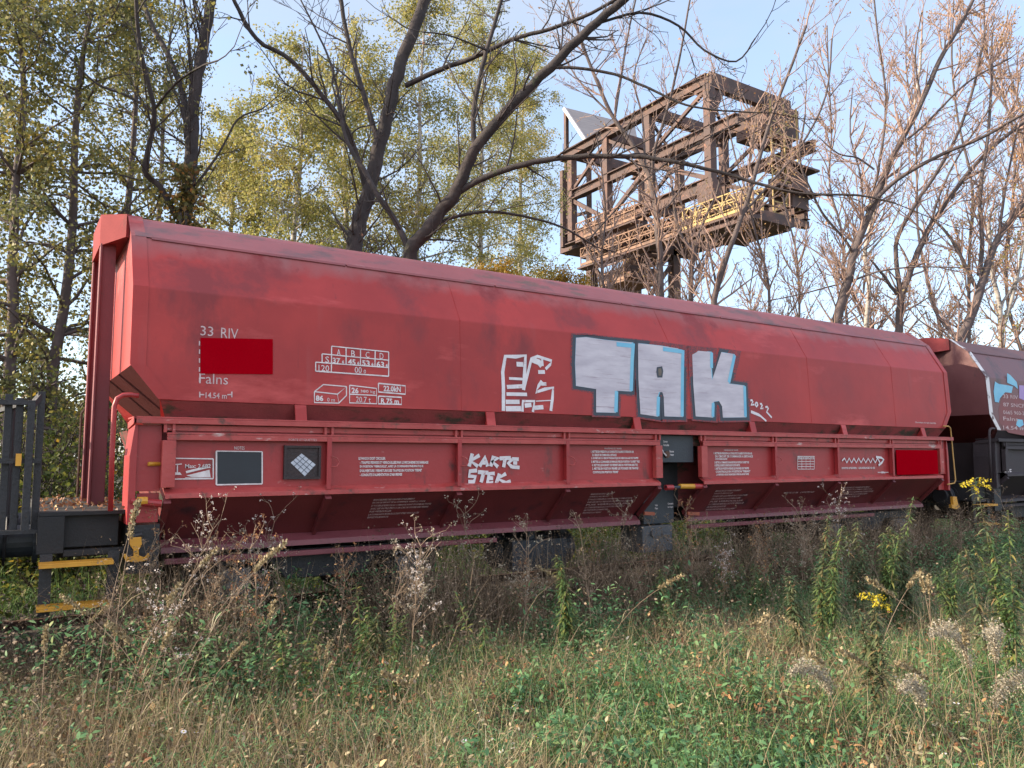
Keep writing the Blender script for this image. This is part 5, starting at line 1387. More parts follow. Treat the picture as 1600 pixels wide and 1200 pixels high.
# background saplings with brown twigs
sap = []
LOR = leafy('orange_autumn_leaves', [(0, (0.26, 0.12, 0.05)), (0.4, (0.42, 0.22, 0.09)), (0.8, (0.50, 0.32, 0.12)), (1, (0.40, 0.36, 0.12))], 0.45, (0.4, 0.4))
for k, (px, Y, h, lb, lf) in enumerate([(1180, 26, 15, 'thin', 0.15), (1260, 30, 18, 'thin', .2), (1350, 34, 22, 'thin', .25), (1450, 30, 22, 'thin', .6), (1530, 28, 24, 'thin', .9), (1600, 26, 24, 'thin', .9), (1680, 24, 22, 'thin', .5), (950, 30, 17, 'thin', .2), (1040, 34, 18, 'thin', .1), (1000, 34, 15, 'thin', .3), (1110, 34, 15, 'thin', .3), (1200, 34, 17, 'thin', .35), (1400, 34, 17, 'thin', .5), (1570, 34, 17, 'thin', .9)]):
    rg = np.random.default_rng(90+k)
    Y = {1180: 40, 1260: 34, 1350: 33, 1450: 30, 1530: 29, 1600: 28, 1680: 30, 950: 47, 1040: 50, 1000: 27, 1110: 29, 1200: 28, 1400: 27, 1570: 25}[px]
    x, y = at(px, 714, Y)[:2]; z0 = -0.3; h = h*0.92
    t = thing('sapling', (x, y, z0), ['slim twiggy tree in the distance beneath the crane end', 'slim twiggy tree in the distance right of the crane', 'distant twiggy tree behind the large many-limbed tree', 'distant brown-leaved tree behind the two upright limbs', 'distant tree full of orange-brown leaves at upper right', 'distant tree of orange-brown leaves at the right edge', 'distant tree just outside the right edge', 'distant twiggy tree behind the left crane leg', 'distant twiggy tree behind the crane floors', 'twiggy tree screening the left part of the crane', 'twiggy tree screening the yellow catwalk', 'twiggy tree screening the right end of the crane', 'twiggy brown-leaved tree between the two big bare trees', 'twiggy orange-leaved tree near the right edge'][k], 'tree', 'distant slim trees behind the crane')
    n = 10
    P = np.array([[x, y, z0+h*j/(n-1)] for j in range(n)]); P[1:, :2] += np.cumsum(rg.normal(0, 0.30, (n-1, 2)), axis=0)
    R = np.linspace(0.085, 0.02, n); P, R = smooth_line(P, R, 3, 0.1, rg)
    tb = Tubes(); tb.add(P, R, 7); tw = Tubes()
    for b in range(42):
        f = rg.uniform(0.22, 1); i = int(f*(len(P)-2)); az = rg.uniform(0, 6.28); el = rg.uniform(0.5, 1.1)
        d = np.array([math.cos(az)*math.cos(el), math.sin(az)*math.cos(el), math.sin(el)])
        branch(tw, rg, P[i], d, rg.uniform(1.6, 3.6)*(1.1-0.6*f), 0.035, 2, dict(den=3.6, ratio=0.42, ang=0.9, minr=0.008), 0.5)
    tb.mesh('trunk', BARKG, t); tw.mesh('twigs', TWIG, t)
    pts = np.concatenate(tw.tips); pts = pts[rg.permutation(len(pts))[:int(len(pts)*min(1, lf*1.1))]]
    leaf_mesh('crown', pts, 0.085, LBR if lf < .3 else LOR, t, rg, 2 if lf > .3 else 1, 0.09)
# far wood
rg = np.random.default_rng(77)
pts = []
for k in range(26000):
    a = rg.uniform(-0.75, 1.75); d = rg.uniform(75, 95)
    z = rg.uniform(0, 1)**0.8*(6.0+1.5*math.sin(a*17)+1.0*math.sin(a*41+1))
    pts.append((CAM[0]+d*math.sin(a), CAM[1]+d*math.cos(a), z))
a_ = thing  # (keep name)
o = leaf_mesh('tmp', np.array(pts), 0.9, leafy('far_wood_leaves', [(0, (0.05, 0.055, 0.03)), (0.6, (0.12, 0.10, 0.045)), (1, (0.2, 0.13, 0.06))], 0.3), wag, rg, 1, 0.4)
o.parent = None; o.name = 'distant_wood'; o.location = ORG['hopper_wagon']; tag(o, kind='stuff', label='far line of autumn woodland beyond the track', cat='woodland')
# ------------------------------------------------------------------ ground vegetation
def sample(n, seed, x0=-5.5, x1=22, y0=-7.0, y1=0.6, wedge=True):
    rg = np.random.default_rng(seed); X = np.empty((0, 2))
    while len(X) < n:
        p = np.stack([rg.uniform(x0, x1, n), rg.uniform(y0, y1, n)], 1)
        d = p-CAM[:2]
        dep = d[:, 0]*math.sin(YAW)+d[:, 1]*math.cos(YAW); lat = d[:, 0]*math.cos(YAW)-d[:, 1]*math.sin(YAW)
        ok = (dep > 2.6)
        # keep density per picture area roughly even: thin out far points
        keep = rg.uniform(0, 1, n) < np.clip((6.0/np.maximum(dep, 3))**1.1, 0, 1)
        inside = np.abs(lat) < dep*0.72+0.8
        keep &= inside | (rg.uniform(0, 1, n) < 0.25)
        X = np.vstack([X, p[ok & keep]])
    return X[:n], rg
def gz(x, y):      # top of soil or ballast
    return np.maximum(hgt(x, y), np.where((np.asarray(y) > -0.9) & (np.asarray(y) < 3.9), np.clip(-0.30+0.215*(np.asarray(y)+0.9)/0.65, -0.3, -0.085), -9))
def vnoise(p, sc, seed):
    r = np.random.default_rng(seed); out = np.zeros(len(p))
    for k in range(5):
        a = r.uniform(0, 6.28); f = sc*r.uniform(0.6, 1.7); ph = r.uniform(0, 6.28)
        out += np.sin((p[:, 0]*math.cos(a)+p[:, 1]*math.sin(a))*f+ph)
    return out/2.6
def blades(name, n, seed, h0, h1, w, lean, mat, label, clump=0, cat='grass', dens=None, seg=3, **kw):
    p, rg = sample(n, seed, **kw)
    if clump:
        c, _ = sample(clump, seed+1, **kw); idx = rg.integers(0, clump, n); p = c[idx]+rg.normal(0, 0.055, (n, 2))
    if dens is not None: p = p[rg.uniform(0, 1, len(p)) < dens(p)]
    n = len(p); z = gz(p[:, 0], p[:, 1])
    az = rg.uniform(0, 2*math.pi, n); le = np.abs(rg.normal(0, lean, n))+0.08; H = rg.uniform(h0, h1, n)
    u = np.stack([np.cos(az), np.sin(az), np.zeros(n)], 1)
    fa = rg.uniform(0, 2*math.pi, n)
    s = np.stack([np.cos(fa), np.sin(fa), np.zeros(n)], 1)
    rows = []
    W_ = w*rg.uniform(0.6, 1.4, n)
    for k in range(seg+1):
        t = k/seg
        ang = le*(0.35+1.2*t)
        r_ = H*t
        pos = np.stack([p[:, 0], p[:, 1], z-0.01], 1)+u*(r_*np.sin(np.minimum(ang, 1.9)))[:, None]+np.array([0, 0, 1.0])*(r_*np.cos(np.minimum(ang, 1.9)))[:, None]
        wd = W_*(1-t)**0.6*0.5 if k < seg else None
        if k < seg: rows.append(pos-s*wd[:, None]); rows.append(pos+s*wd[:, None])
        else: rows.append(pos)
    nv = 2*seg+1
    V = np.stack(rows, 1).reshape(-1, 3); b = np.arange(n)*nv
    Q = np.concatenate([np.stack([b+2*k, b+2*k+1, b+2*k+3, b+2*k+2], 1) for k in range(seg-1)])
    T = np.stack([b+2*seg-2, b+2*seg-1, b+2*seg], 1)
    return tag(npmesh(name, V, [Q, T], mat, None, (0, 0, 0)), label, cat, None, 'stuff')
def forbs(name, n, seed, hmin, hmax, K, ls, mat, label, wd=0.32, dens=None, cat='ground cover', rad=0.07, **kw):
    p, rg = sample(n, seed, **kw)
    if dens is not None: p = p[rg.uniform(0, 1, len(p)) < dens(p)]
    n = len(p); z = gz(p[:, 0], p[:, 1]); h = rg.uniform(hmin, hmax, n)
    P = np.repeat(np.stack([p[:, 0], p[:, 1], z], 1), K, axis=0); Hh = np.repeat(h, K)
    N = n*K; t = rg.uniform(0.1, 1, N)
    az = rg.uniform(0, 6.283, N); el = rg.normal(0.25, 0.45, N)
    a = np.stack([np.cos(az)*np.cos(el), np.sin(az)*np.cos(el), np.sin(el)], 1)
    c = P+np.stack([np.zeros(N), np.zeros(N), Hh*t], 1)+rg.normal(0, rad*0.6, (N, 3))*np.array([1, 1, 0.3])+a*0.01
    b = np.cross(a, np.array([0, 0, 1.0])+rg.normal(0, 0.35, (N, 3))); b /= (np.linalg.norm(b, axis=1)[:, None]+1e-9); nn = np.cross(b, a)
    s = (ls*rg.uniform(0.5, 1.3, N))[:, None]
    V = np.stack([c, c+a*s*0.35+b*s*wd+nn*s*0.06, c+a*s*0.75+b*s*wd*0.6, c+a*s-nn*s*0.15, c+a*s*0.75-b*s*wd*0.6, c+a*s*0.35-b*s*wd+nn*s*0.06], 1).reshape(-1, 3)
    i = np.arange(N)*6
    F = np.concatenate([np.stack([i, i+1, i+4, i+5], 1), np.stack([i+1, i+2, i+3, i+4], 1)])
    return tag(npmesh(name, V, F, mat, None, (0, 0, 0)), label, cat, None, 'stuff')
GRN = leafy('green_grass', [(0, (0.02, 0.065, 0.020)), (0.4, (0.08, 0.18, 0.055)), (0.8, (0.22, 0.32, 0.10)), (1, (0.42, 0.42, 0.18))], 0.3, (2.2, 0.35))
STR = leafy('straw_grass', [(0, (0.11, 0.08, 0.045)), (0.35, (0.27, 0.21, 0.115)), (0.8, (0.46, 0.385, 0.235)), (1, (0.68, 0.62, 0.46))], 0.3, (0.8, 0.3))
BRS = leafy('brown_dead_stems', [(0, (0.06, 0.042, 0.030)), (0.45, (0.16, 0.115, 0.075)), (0.85, (0.30, 0.22, 0.14)), (1, (0.50, 0.41, 0.29))], 0.15, (1.2, 0.3))
FRB = leafy('blue_green_forbs', [(0, (0.015, 0.055, 0.025)), (0.35, (0.07, 0.17, 0.070)), (0.75, (0.16, 0.29, 0.12)), (0.9, (0.28, 0.36, 0.15)), (1, (0.46, 0.42, 0.22))], 0.3, (2.4, 0.35))
FRB2 = leafy('light_green_leaves', [(0, (0.09, 0.13, 0.035)), (0.6, (0.15, 0.20, 0.06)), (1, (0.28, 0.27, 0.08))], 0.35)
LIT = leafy('fallen_leaves', [(0, (0.13, 0.06, 0.035)), (0.5, (0.26, 0.12, 0.06)), (0.8, (0.38, 0.20, 0.09)), (1, (0.50, 0.36, 0.16))], 0.2)
def gpatch(p): return np.clip(0.62+0.6*vnoise(p, 1.9, 3)+0.45*vnoise(p, 6.0, 33)-0.45*np.clip((2.2-p[:, 0])/2.2, 0, 1), 0.06, 1)
def spatch(p): return np.clip(0.60-0.5*vnoise(p, 1.9, 3)+0.4*vnoise(p, 5.0, 34)+0.25*np.clip((1.5-p[:, 0])/4, -0.6, 1), 0.12, 1)
def track(p): return np.clip(0.08+0.75*np.exp(-((p[:, 1]+0.30)/np.where(p[:, 0] < 3, 1.0, 0.55))**2)*np.where((p[:, 0] > 3.3) & (p[:, 0] < 7.5), 0.45, 1), 0, 1)
blades('grass', 120000, 101, 0.10, 0.34, 0.0055, 0.65, GRN, 'green grass growing in the foreground', clump=6000, dens=gpatch)
blades('dry_grass', 120000, 102, 0.10, 0.42, 0.0045, 0.95, STR, 'straw coloured dead grass lying in the foreground', clump=4000, dens=spatch)
blades('dead_stems', 36000, 103, 0.15, 0.60, 0.005, 0.60, BRS, 'brown dead weed stems crowding along the track', dens=track, cat='dead weeds', y0=-3.0)
CX = [(place(px, -0.3)[0], w, hh) for px, w, hh in ((215, .22, .5), (265, .3, .7), (330, .25, .6), (620, .25, .6), (700, .45, .9), (760, .35, .7), (930, .5, .9), (985, .35, .8), (1090, .4, .6), (1190, .6, .9), (1260, .7, 1), (1340, .9, 1), (1430, 1.2, 1), (1500, 1.6, 1))]
def clumpy(p): return np.clip(sum(hh*np.exp(-((p[:, 0]-c)/w)**2) for c, w, hh in CX), 0.03, 1)*np.exp(-((p[:, 1]+0.15)/0.6)**2)
def clumpy2(p): return np.clip(0.05-1.2*vnoise(p, 1.7, 21), 0, 1)*np.clip(0.25+(p[:, 0]+0.2)/3, 0.15, 1)*np.exp(-((p[:, 1]+0.55)/0.85)**2)
blades('dead_stems', 55000, 113, 0.40, 1.15, 0.006, 0.40, BRS, 'tall brown dead stems in clumps hiding the wheels', dens=clumpy, cat='dead weeds', y0=-2.0)
forbs('seed_heads', 14000, 114, 0.55, 1.10, 12, 0.022, BRS, 'brown seed heads on the tall dead stems before the wheels', wd=0.4, dens=clumpy, cat='seed heads', rad=0.12, y0=-2.0)
forbs('trackside_weeds', 9000, 115, 0.25, 0.72, 26, 0.055, FRB, 'green leafy weeds standing along the near rail', wd=0.2, dens=clumpy2, cat='weeds', rad=0.08, y0=-2.0)
blades('dead_stems', 16000, 107, 0.15, 0.45, 0.004, 0.95, BRS, 'tangled brown dead stems among the grass', dens=spatch, cat='dead weeds')
forbs('ground_cover', 30000, 104, 0.05, 0.22, 16, 0.034, FRB, 'low blue-green leafy weeds covering the foreground', wd=0.15, dens=gpatch)
forbs('nettles', 2600, 105, 0.12, 0.40, 22, 0.05, FRB, 'taller green leafy weeds in patches', wd=0.22, dens=lambda p: np.clip(0.35+0.9*vnoise(p, 1.1, 9), 0, 1), cat='nettles')
forbs('clover', 2500, 108, 0.03, 0.15, 8, 0.04, FRB2, 'light green low leaves among the grass', dens=gpatch)
forbs('seed_heads', 9000, 109, 0.25, 0.75, 9, 0.024, BRS, 'small brown seed heads on dead weeds by the track', wd=0.4, dens=track, cat='seed heads', rad=0.10, y0=-3.0)
forbs('curled_leaves', 6000, 120, 0.05, 0.30, 6, 0.04, STR, 'pale curled dead leaves caught in the grass', wd=0.22, dens=spatch, cat='dead leaves')
forbs('curled_leaves', 5000, 121, 0.05, 0.30, 6, 0.045, LIT, 'rusty brown dead leaves still on low weeds', wd=0.25, dens=lambda p: np.clip(0.2+0.9*vnoise(p, 3.1, 44), 0, 1), cat='dead leaves')
blades('thatch', 60000, 130, 0.15, 0.50, 0.0045, 2.2, STR, 'matted straw lying flat between the weeds', dens=spatch, cat='dead grass')
blades('thatch', 24000, 131, 0.15, 0.50, 0.0045, 2.2, BRS, 'matted brown stalks lying flat between the weeds', cat='dead grass')
# fallen leaves
p, rg = sample(6500, 106, y1=1.9)
z = gz(p[:, 0], p[:, 1])+rg.uniform(0.004, 0.14, len(p))*np.where(p[:, 1] > -0.5, 0.15, 1)
tmp = leaf_mesh('tmp', np.stack([p[:, 0], p[:, 1], z], 1), 0.05, LIT, wag, rg, 1, 0.01, 0.0)
tmp.parent = None; tmp.name = 'fallen_leaves'; tmp.location = ORG['hopper_wagon']; tag(tmp, 'orange and brown fallen leaves scattered in the grass', 'fallen leaves', None, 'stuff')
rg = np.random.default_rng(8)
q = np.stack([rg.uniform(-0.78, -0.05, 260), rg.uniform(0.21, 2.7, 260), rg.uniform(1.203, 1.225, 260)], 1)
tmp = leaf_mesh('tmp', q, 0.045, LIT, wag, rg, 1, 0.003, 0.0)
tmp.parent = None; tmp.name = 'fallen_leaves'; tmp.location = ORG['hopper_wagon']; tag(tmp, 'orange leaves lying on the dark end platform of the red wagon', 'fallen leaves', None, 'stuff')
# sparse grass and weeds beyond the track
kw = dict(x0=-8, x1=40, y0=2.4, y1=13)
def far_s(p): return np.ones(len(p))
blades('grass', 26000, 110, 0.2, 0.6, 0.010, 0.5, GRN, 'long green grass beyond the track', dens=far_s, **kw)
forbs('ground_cover', 5500, 111, 0.2, 0.8, 10, 0.08, BS, 'leafy undergrowth beyond the track', dens=far_s, **kw)

# ---- individual tall weeds
WST = surf('weed_stem', [(0.3, (0.10, 0.09, 0.04)), (0.7, (0.17, 0.14, 0.07))], scale=8, rough=0.8)
WSB = surf('dry_weed_stem', [(0.3, (0.17, 0.11, 0.07)), (0.7, (0.30, 0.22, 0.15))], scale=8, rough=0.8)
GLF = leafy('goldenrod_leaves', [(0, (0.05, 0.10, 0.04)), (0.6, (0.10, 0.17, 0.06)), (0.9, (0.20, 0.24, 0.07)), (1, (0.34, 0.26, 0.08))], 0.35)
GLF2 = leafy('dull_goldenrod_leaves', [(0, (0.05, 0.085, 0.04)), (0.6, (0.10, 0.14, 0.065)), (0.85, (0.18, 0.17, 0.08)), (1, (0.28, 0.17, 0.09))], 0.3)
FLY = leafy('yellow_florets', [(0, (0.36, 0.27, 0.01)), (1, (0.55, 0.46, 0.04))], 0.3)
FLW = leafy('white_fluff', [(0, (0.42, 0.36, 0.32)), (1, (0.68, 0.62, 0.58))], 0.3)
FLG = leafy('grey_fluff', [(0, (0.24, 0.205, 0.15)), (1, (0.44, 0.40, 0.31))], 0.3)
def lance(base, d, ln, wd, rg):
    """arching lance-shaped leaf: 8 verts"""
    side = unit(np.cross(d, np.array([0, 0, 1.0]))); out = []
    pos = base.copy(); q = d.copy(); ws = (0.25, 1.0, 0.75, 0.0)
    rows = [base]
    for k in range(3):
        q = unit(q+np.array([0, 0, -0.38])); pos = pos+q*ln/3
        rows.append(pos)
    V = []
    for k, r_ in enumerate(rows): V += [r_-side*wd*ws[k]/2, r_+side*wd*ws[k]/2]
    return V
def leaves_from(list_of_V):
    n = len(list_of_V); V = np.array(list_of_V).reshape(-1, 3); b = np.arange(n)*8
    return V, np.concatenate([np.stack([b+2*k, b+2*k+1, b+2*k+3, b+2*k+2], 1) for k in range(3)])
def goldenrod(seed, h, loc, label, flower=None, nl=80, lean=0.15, ll=0.11, group='tall green weeds standing in the grass', ns=3):
    rg = np.random.default_rng(seed); loc = np.array(loc, float)
    t = thing('goldenrod', tuple(loc), label, 'weed', group)
    tb = Tubes(); Ls = []; tips = []
    for s_ in range(ns):
        hh = h*(1 if s_ == 0 else rg.uniform(0.6, 0.93)); az = rg.uniform(0, 6.28); le = lean*rg.uniform(0.3, 1.8)
        b0 = loc+(np.array([rg.normal(0, 0.05), rg.normal(0, 0.05), 0]) if s_ else 0)
        P = np.array([b0+np.array([math.cos(az)*le*hh*(k/8)**1.6, math.sin(az)*le*hh*(k/8)**1.6, hh*k/8]) for k in range(9)])
        tb.add(P, np.linspace(0.005, 0.0025, 9), 5)
        n_ = int(nl*rg.uniform(0.7, 1.1)); dead = rg.uniform(0.15, 0.4)
        for k in range(n_):
            f = dead+(1-dead)*(k/n_); i = min(7, int(f*8)); p = P[i]*(1-(f*8-i))+P[i+1]*(f*8-i)
            if rg.uniform() < 0.12: continue
            a = k*2.4+rg.normal(0, 0.4); el = rg.uniform(0.0, 1.0)
            d = np.array([math.cos(a)*math.cos(el), math.sin(a)*math.cos(el), math.sin(el)])
            Ls.append(lance(p, d, ll*rg.uniform(0.6, 1.25)*(1.2-0.6*f), 0.014+0.009*(1-f), rg))
        if flower and s_ == 0:
            for k in range(7):
                a = rg.uniform(0, 6.28); d = np.array([math.cos(a)*0.8, math.sin(a)*0.8, rg.uniform(0.2, 0.8)]); Q = [P[-1]-np.array([0, 0, 0.07*rg.uniform(0, 1)])]
                for j in range(5): d = unit(d+np.array([0, 0, -0.22])); Q.append(Q[-1]+d*0.020)
                Q = np.array(Q); tb.add(Q, np.full(6, 0.0015), 3); tips.append(Q[1:])
    V, F = leaves_from(Ls)
    npmesh('foliage', V, F, [GLF, GLF2][seed % 2], t, loc)
    if tips: leaf_mesh('flower_head', np.concatenate(tips), 0.017, flower, t, rg, 6, 0.006)
    tb.mesh('stem', WST, t)
    return t
def dryweed(seed, h, loc, label, fluff=FLW, lean=0.25, nb=9, az=None, group='dry branching weeds in front of the wagon', r=0.0035):
    rg = np.random.default_rng(seed); loc = np.array(loc, float)
    t = thing('dry_weed', tuple(loc), label, 'weed', group)
    az = rg.uniform(0, 6.28) if az is None else az
    P = np.array([loc+np.array([math.cos(az)*lean*h*(k/7)**1.5, math.sin(az)*lean*h*(k/7)**1.5, h*k/7])+rg.normal(0, 0.008, 3)*(k > 0) for k in range(8)])
    tb = Tubes(); tb.add(P, np.linspace(r, r*0.5, 8), 5); tips = []
    for k in range(nb):
        i = rg.integers(3, 8); a = rg.uniform(0, 6.28); d = unit(np.array([math.cos(a)*0.75, math.sin(a)*0.75, 0.8]))
        Q = [P[i]]; 
        for j in range(4): d = unit(d+rg.normal(0, 0.18, 3)+np.array([0, 0, 0.05])); Q.append(Q[-1]+d*h*0.06*rg.uniform(0.7, 1.3))
        Q = np.array(Q); tb.add(Q, np.linspace(r*0.6, r*0.35, 5), 4)
        for c in range(4):
            m = rg.integers(1, 5); d2 = unit(rg.normal(0, 0.7, 3)+np.array([0, 0, 0.8])); e = np.array([Q[m], Q[m]+d2*h*0.03, Q[m]+d2*h*0.06]); tb.add(e, np.full(3, r*0.3), 3); tips.append(e[-1:])
    tb.mesh('stem', WSB, t)
    leaf_mesh('seed_heads', np.concatenate(tips), 0.014, fluff, t, rg, 7, 0.006)
    return t
def reed(seed, h, loc, label, az=None, lean=0.4, n=1, group='tall straw coloured grass stalks', plume=0.14, width=0.022):
    rg = np.random.default_rng(seed); loc = np.array(loc, float)
    t = thing('grass_stalk', tuple(loc), label, 'grass stalk', group)
    az = rg.uniform(0, 6.28) if az is None else az
    tb = Tubes(); pl = []
    P = []
    for k in range(10):
        f = k/9; P.append(loc+np.array([math.cos(az)*lean*h*f**1.8, math.sin(az)*lean*h*f**1.8, h*f*(1-0.12*lean*f*f)]))
    P = np.array(P); tb.add(P, np.linspace(0.0028, 0.0015, 10), 4)
    for k in range(70):
        f = 1-plume/h*rg.uniform(0, 1); i = min(8, int(f*9)); pl.append(P[i]*(1-(f*9-i))+P[i+1]*(f*9-i))
    Ls = []
    for k in range(4):
        i = rg.integers(1, 6); a = rg.uniform(0, 6.28); Ls.append(lance(P[i], np.array([math.cos(a)*.6, math.sin(a)*.6, .8]), h*0.28, 0.006, rg))
    tb.mesh('stem', WSB, t); V, F = leaves_from(Ls); npmesh('blade', V, F, STR, t, loc)
    leaf_mesh('seed_plume', np.array(pl), width, STR, t, rg, 2, 0.007, -0.8)
    return t
def gp(u, v, z=0.0):
    p = on_ground(u, v, z); h = float(hgt(p[0], p[1])); p = on_ground(u, v, h); return np.array([p[0], p[1], float(hgt(p[0], p[1]))])
def wh(u, vb, vt):       # height of a weed whose foot is at (u,vb), top at vt
    p = gp(u, vb); d = np.dot(p-CAM, FW); return p, max(0.25, (vb-vt)/FPX*d*0.98)
G = [  # u, v foot, v top, label, flower
    (437, 1010, 868, 'green leafy goldenrod in front of the left bogie', None), (518, 1000, 892, 'green leafy goldenrod right of the left bogie', None),
    (893, 1030, 866, 'bright green goldenrod in front of the dark air tank', None), (1060, 965, 828, 'green goldenrod below the centre gap of the red wagon', None), (1045, 990, 880, 'bushy goldenrod just left of and below the centre gap', None),
    (1282, 1000, 795, 'tall dense goldenrod left of the seeding clump, right half', None), (1296, 1010, 815, 'tall goldenrod leaning beside the dense one, right half', None), (1255, 1030, 905, 'yellowing goldenrod below the two tall ones', None),
    (1405, 985, 782, 'tall bushy goldenrod with brown top under the red redaction plate', None), (1425, 990, 830, 'goldenrod just right of the brown-topped bushy one', None), (1388, 990, 835, 'goldenrod just left of the brown-topped bushy one', None),
    (1578, 1090, 752, 'tall goldenrod with yellow flower at the right edge', FLY), (1592, 1100, 800, 'tall goldenrod without flower at the right edge', None), (1360, 1130, 925, 'short goldenrod in yellow bloom, right of centre', FLY),
    (1180, 985, 878, 'small goldenrod below the right door of the red wagon', None), (1338, 985, 820, 'goldenrod between the two tallest clumps on the right', None), (690, 985, 895, 'small green weed in front of the left wagon half', None),
    (1145, 975, 885, 'slender pale green weed with fluffy neighbour under the right door', None), (1490, 1000, 870, 'dark green weed below the gap between the hopper wagons', None), (588, 1060, 960, 'low green weed in front of the middle of the left door', None)]
for k, (u, vb, vt, lb, fl_) in enumerate(G):
    p, h = wh(u, vb, vt)
    goldenrod(200+k, h, p, lb, fl_, nl=int(90+130*h), ll=0.12 if u > 1200 else 0.10)
D = [(245, 1080, 775, 'dry branching weed with white puffs in front of the yellow hook', 0.3, -0.5), (330, 1060, 830, 'dry reddish weed in front of the first panel of the left door', 0.1, 1.0), (395, 1040, 775, 'dry weed with white seed puffs reaching the note board', 0.15, 0.4),
     (300, 1120, 880, 'bent dry weed with small white puffs, lower left', 0.5, -2.6), (640, 1080, 830, 'dry weed with bright white heads in front of the left wagon half', 0.15, 0.6), (655, 1010, 870, 'small dry weed with white heads beside the taller one', 0.2, 2.0),
     (1135, 965, 845, 'dry weed topped by one pale feathery head below the right door', 0.05, 0.0), (1320, 960, 762, 'thin dry weed with curled white top before the right door', 0.1, 1.0), (930, 960, 845, 'reddish dry weed right of the air tank goldenrod', 0.1, 1.6),
     (570, 985, 812, 'reddish dry weed in front of the second left bay', 0.1, 0.2), (560, 1000, 850, 'dry brown weed just left of the reddish one', 0.3, 3.0), (1005, 960, 840, 'dry brown weed left of the centre gap', 0.2, 1.0), (1215, 970, 830, 'dry brown weed right of the centre gap', 0.3, 2.2), (180, 1060, 800, 'dry weed in front of the yellow footsteps', 0.25, 0.2)]
for k, (u, vb, vt, lb, ln_, az) in enumerate(D):
    p, h = wh(u, vb, vt); dryweed(300+k, h*0.86, p, lb, FLW if 'white' in lb or 'pale' in lb else LIT, ln_, 14 if 'feathery' not in lb else 20, az)
# feathery pale head
p, h = wh(1135, 965, 862); rg = np.random.default_rng(4)
R_ = [(140, 1180, 800, 'tall straw stalk in front of the yellow footsteps', 0.15, 0.3), (165, 1160, 820, 'tall straw stalk just right of the first by the footsteps', 0.12, 0.8), (178, 1190, 930, 'shorter straw stalk below the footsteps', 0.35, 0.2), (200, 1120, 860, 'straw stalk leaning right beside the yellow hook', 0.5, 0.2), (255, 1150, 850, 'straw stalk with pale plume leaning right before the first bogie', 0.6, 0.0),
      (268, 1170, 870, 'second leaning straw stalk before the first bogie', 0.5, 0.1), (455, 1020, 905, 'arched pale stalk by the left bogie wheel', 0.8, 3.4), (1570, 1190, 900, 'straw stalk at the lower right corner', 0.7, 2.6), (1460, 1100, 905, 'upright straw stalk, lower right', 0.1, 0.5), (1470, 1105, 900, 'upright straw stalk beside another, lower right', 0.1, 2.5),
      (1330, 1190, 985, 'arching straw plume, lower right of centre', 0.9, 3.5), (1450, 1195, 1000, 'leaning straw stalk left of the grey plumes', 0.9, 3.0), (720, 1190, 1010, 'leaning straw stalk, bottom centre', 0.8, 3.3), (600, 1190, 1040, 'leaning straw stalk, bottom left of centre', 0.6, 0.3), (1540, 1195, 1030, 'leaning straw stalk by the bottom right corner', 0.9, 2.8), (210, 1195, 1000, 'straw stalk at the bottom left', 0.3, 0.5), (60, 1190, 1000, 'straw stalk near the bottom left corner', 0.2, 1.5)]
for k, (u, vb, vt, lb, ln_, az) in enumerate(R_):
    p, h = wh(u, vb, vt); reed(400+k, h*1.05, p, lb, az-YAW*0, ln_)
# grey drooping plumes of finished goldenrod, lower right
def plume(seed, u, vb, vt, lb, az):
    rg = np.random.default_rng(seed); p, h = wh(u, vb, vt); t = thing('plume_weed', tuple(p), lb, 'weed', 'grey seeding plumes at lower right')
    P = np.array([p+np.array([math.cos(az)*0.8*h*(k/9)**2.2, math.sin(az)*0.8*h*(k/9)**2.0, h*(1.75*k/9-0.85*(k/9)**2)]) for k in range(10)])
    tb = Tubes(); tb.add(P, np.linspace(0.004, 0.002, 10), 5); tips = []
    for k in range(420):
        f = rg.uniform(0.42, 1.0)*9; i = min(8, int(f)); q = P[i]*(1-(f-i))+P[i+1]*(f-i)
        w_ = 0.045*math.sin(math.pi*(f/9-0.42)/0.58)**0.6+0.004
        tips.append(q+np.array([rg.normal(0, w_*0.5), rg.normal(0, w_*0.5), abs(rg.normal(0, w_*0.8))]))
    for k in range(14):
        i = rg.integers(4, 9); d = unit(P[i+1]-P[i]+np.array([rg.normal(0, .4), rg.normal(0, .4), 0.7])); tb.add(np.array([P[i], P[i]+d*0.04, P[i]+d*0.07]), np.full(3, 0.001), 3)
    tb.mesh('stem', WSB, t); leaf_mesh('plume', np.array(tips), 0.013, FLG, t, rg, 4, 0.008)
for k, a in enumerate([(1560, 1150, 940, 'grey fluffy plume near the right edge above the lower one', 3.6), (1530, 1170, 950, 'grey fluffy plume beside the one near the right edge', 3.3), (1545, 1195, 1060, 'grey drooping plume in the lower right corner', -0.4), (1450, 1195, 1055, 'grey arched plume left of the corner plume', 3.4), (1310, 1180, 1030, 'small straw coloured plume, lower right of centre', 3.2)]): plume(500+k, *a)
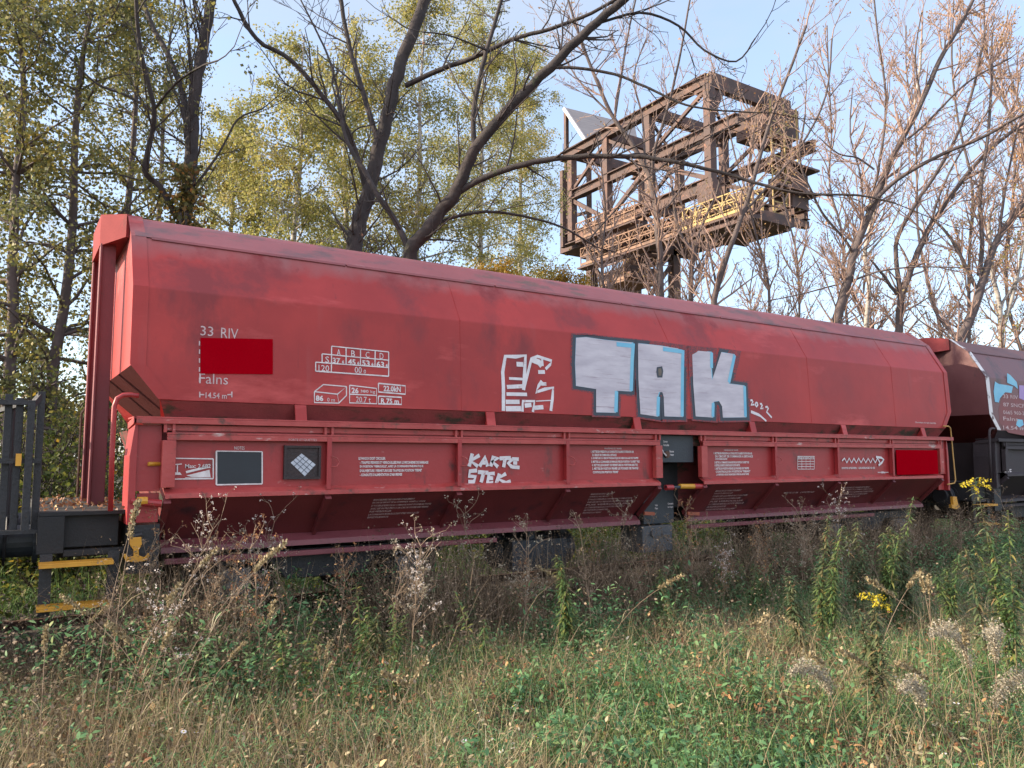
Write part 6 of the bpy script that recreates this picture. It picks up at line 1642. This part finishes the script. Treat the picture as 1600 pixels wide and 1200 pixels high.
# further stalks and dry weeds nothing tells apart, copied from three built ones
ex = np.random.default_rng(71)
for k in range(30):
    u, vb = ex.uniform(0, 1600), ex.uniform(1010, 1190)
    if 650 < u < 1150 and ex.uniform() < 0.6: u = ex.uniform(0, 420)
    p = gp(u, vb)
    if k < 3: st_ = reed(600+k, 0.8, p, 'thin straw stalk among many rising from the foreground grass', ex.uniform(0, 6.28), 0.3+0.25*k, group='thin straw stalks of the foreground'); PR_ = (PR_ if k else [])+[st_]
    else: copy_tree(PR_[k % 3], tuple(p), ex.uniform(0, 6.28), ex.uniform(0.6, 1.15))
PR_ = []
for k in range(44):
    u = ex.uniform(180, 1600); Yw = ex.uniform(-1.5, 0.15); x, y = place(u, Yw); z = float(gz(x, y))
    if k < 4: PR_.append(dryweed(700+k, 0.85, (x, y, z), 'brown dry branching weed in the thicket along the near rail', [BRS, LIT, BRS, FLG][k], 0.2, 16, None, group='dry weeds of the trackside thicket', r=0.004))
    else: copy_tree(PR_[k % 4], (x, y, z), ex.uniform(0, 6.28), ex.uniform(0.7, 1.35))
PR_ = []
for k in range(26):
    u = ex.uniform(380, 1600); Yw = ex.uniform(-2.2, 0.0); x, y = place(u, Yw); z = float(gz(x, y))
    if k < 3: PR_.append(goldenrod(730+k, 0.6, (x, y, z), 'smaller leafy green weed in the thicket along the near rail', None, 70, 0.2, 0.09, 'smaller green weeds of the trackside', 3))
    else: copy_tree(PR_[k % 3], (x, y, z), ex.uniform(0, 6.28), ex.uniform(0.6, 1.3))
# small white daisies
dz = np.random.default_rng(55)
spots = [(1495, 1110), (1508, 1118), (1475, 1105), (1405, 1116), (1350, 975), (1358, 980), (1303, 828), (1545, 895), (1540, 870), (845, 1100), (770, 1100), (775, 1105), (740, 1120), (745, 1125), (790, 1130), (805, 1135), (810, 1140), (822, 1140), (280, 1128), (298, 1128), (590, 1015), (45, 1045), (590, 1045), (1340, 972), (833, 1095), (800, 1125), (1500, 1150), (1522, 1155), (1515, 1090), (620, 950), (590, 1028), (560, 1070), (130, 985), (140, 1000), (138, 985)]
proto = None
for k, (u, v) in enumerate(spots):
    p = on_ground(u, v, 0.12); g = float(hgt(p[0], p[1]))
    if proto is None:
        proto = thing('daisy', (p[0], p[1], g), 'small white daisy flower dotted in the foreground grass', 'flower', 'white daisies in the grass')
        o0 = np.array([p[0], p[1], g])
        mb = MB()
        for j in range(10):
            a = j*0.628; mb.add([o0+np.array([0, 0, 0.25]), o0+np.array([0.016*math.cos(a-.25), 0.016*math.sin(a-.25), 0.254]), o0+np.array([0.02*math.cos(a), 0.02*math.sin(a), 0.252]), o0+np.array([0.016*math.cos(a+.25), 0.016*math.sin(a+.25), 0.254])], [(0, 1, 2, 3)])
        mb.build('petals', surf('daisy_white', [(0.3, (0.6, 0.58, 0.6)), (0.7, (0.75, 0.74, 0.75))]), proto)
        MB().tube([o0+np.array([0, 0, 0.250]), o0+np.array([0, 0, 0.258])], [0.006, 0.004], 8).build('flower_centre', FLY, proto)
        MB().tube([o0, o0+np.array([0.01, 0, 0.12]), o0+np.array([0, 0, 0.25])], 0.0012, 4).build('stem', WST, proto)
    else:
        c = copy_tree(proto, (p[0], p[1], g-0.03+dz.uniform(-.05, .04)), dz.uniform(0, 6), dz.uniform(0.6, 1.05))
        c.rotation_euler = (dz.uniform(-.5, .5), dz.uniform(-.5, .5), 0)
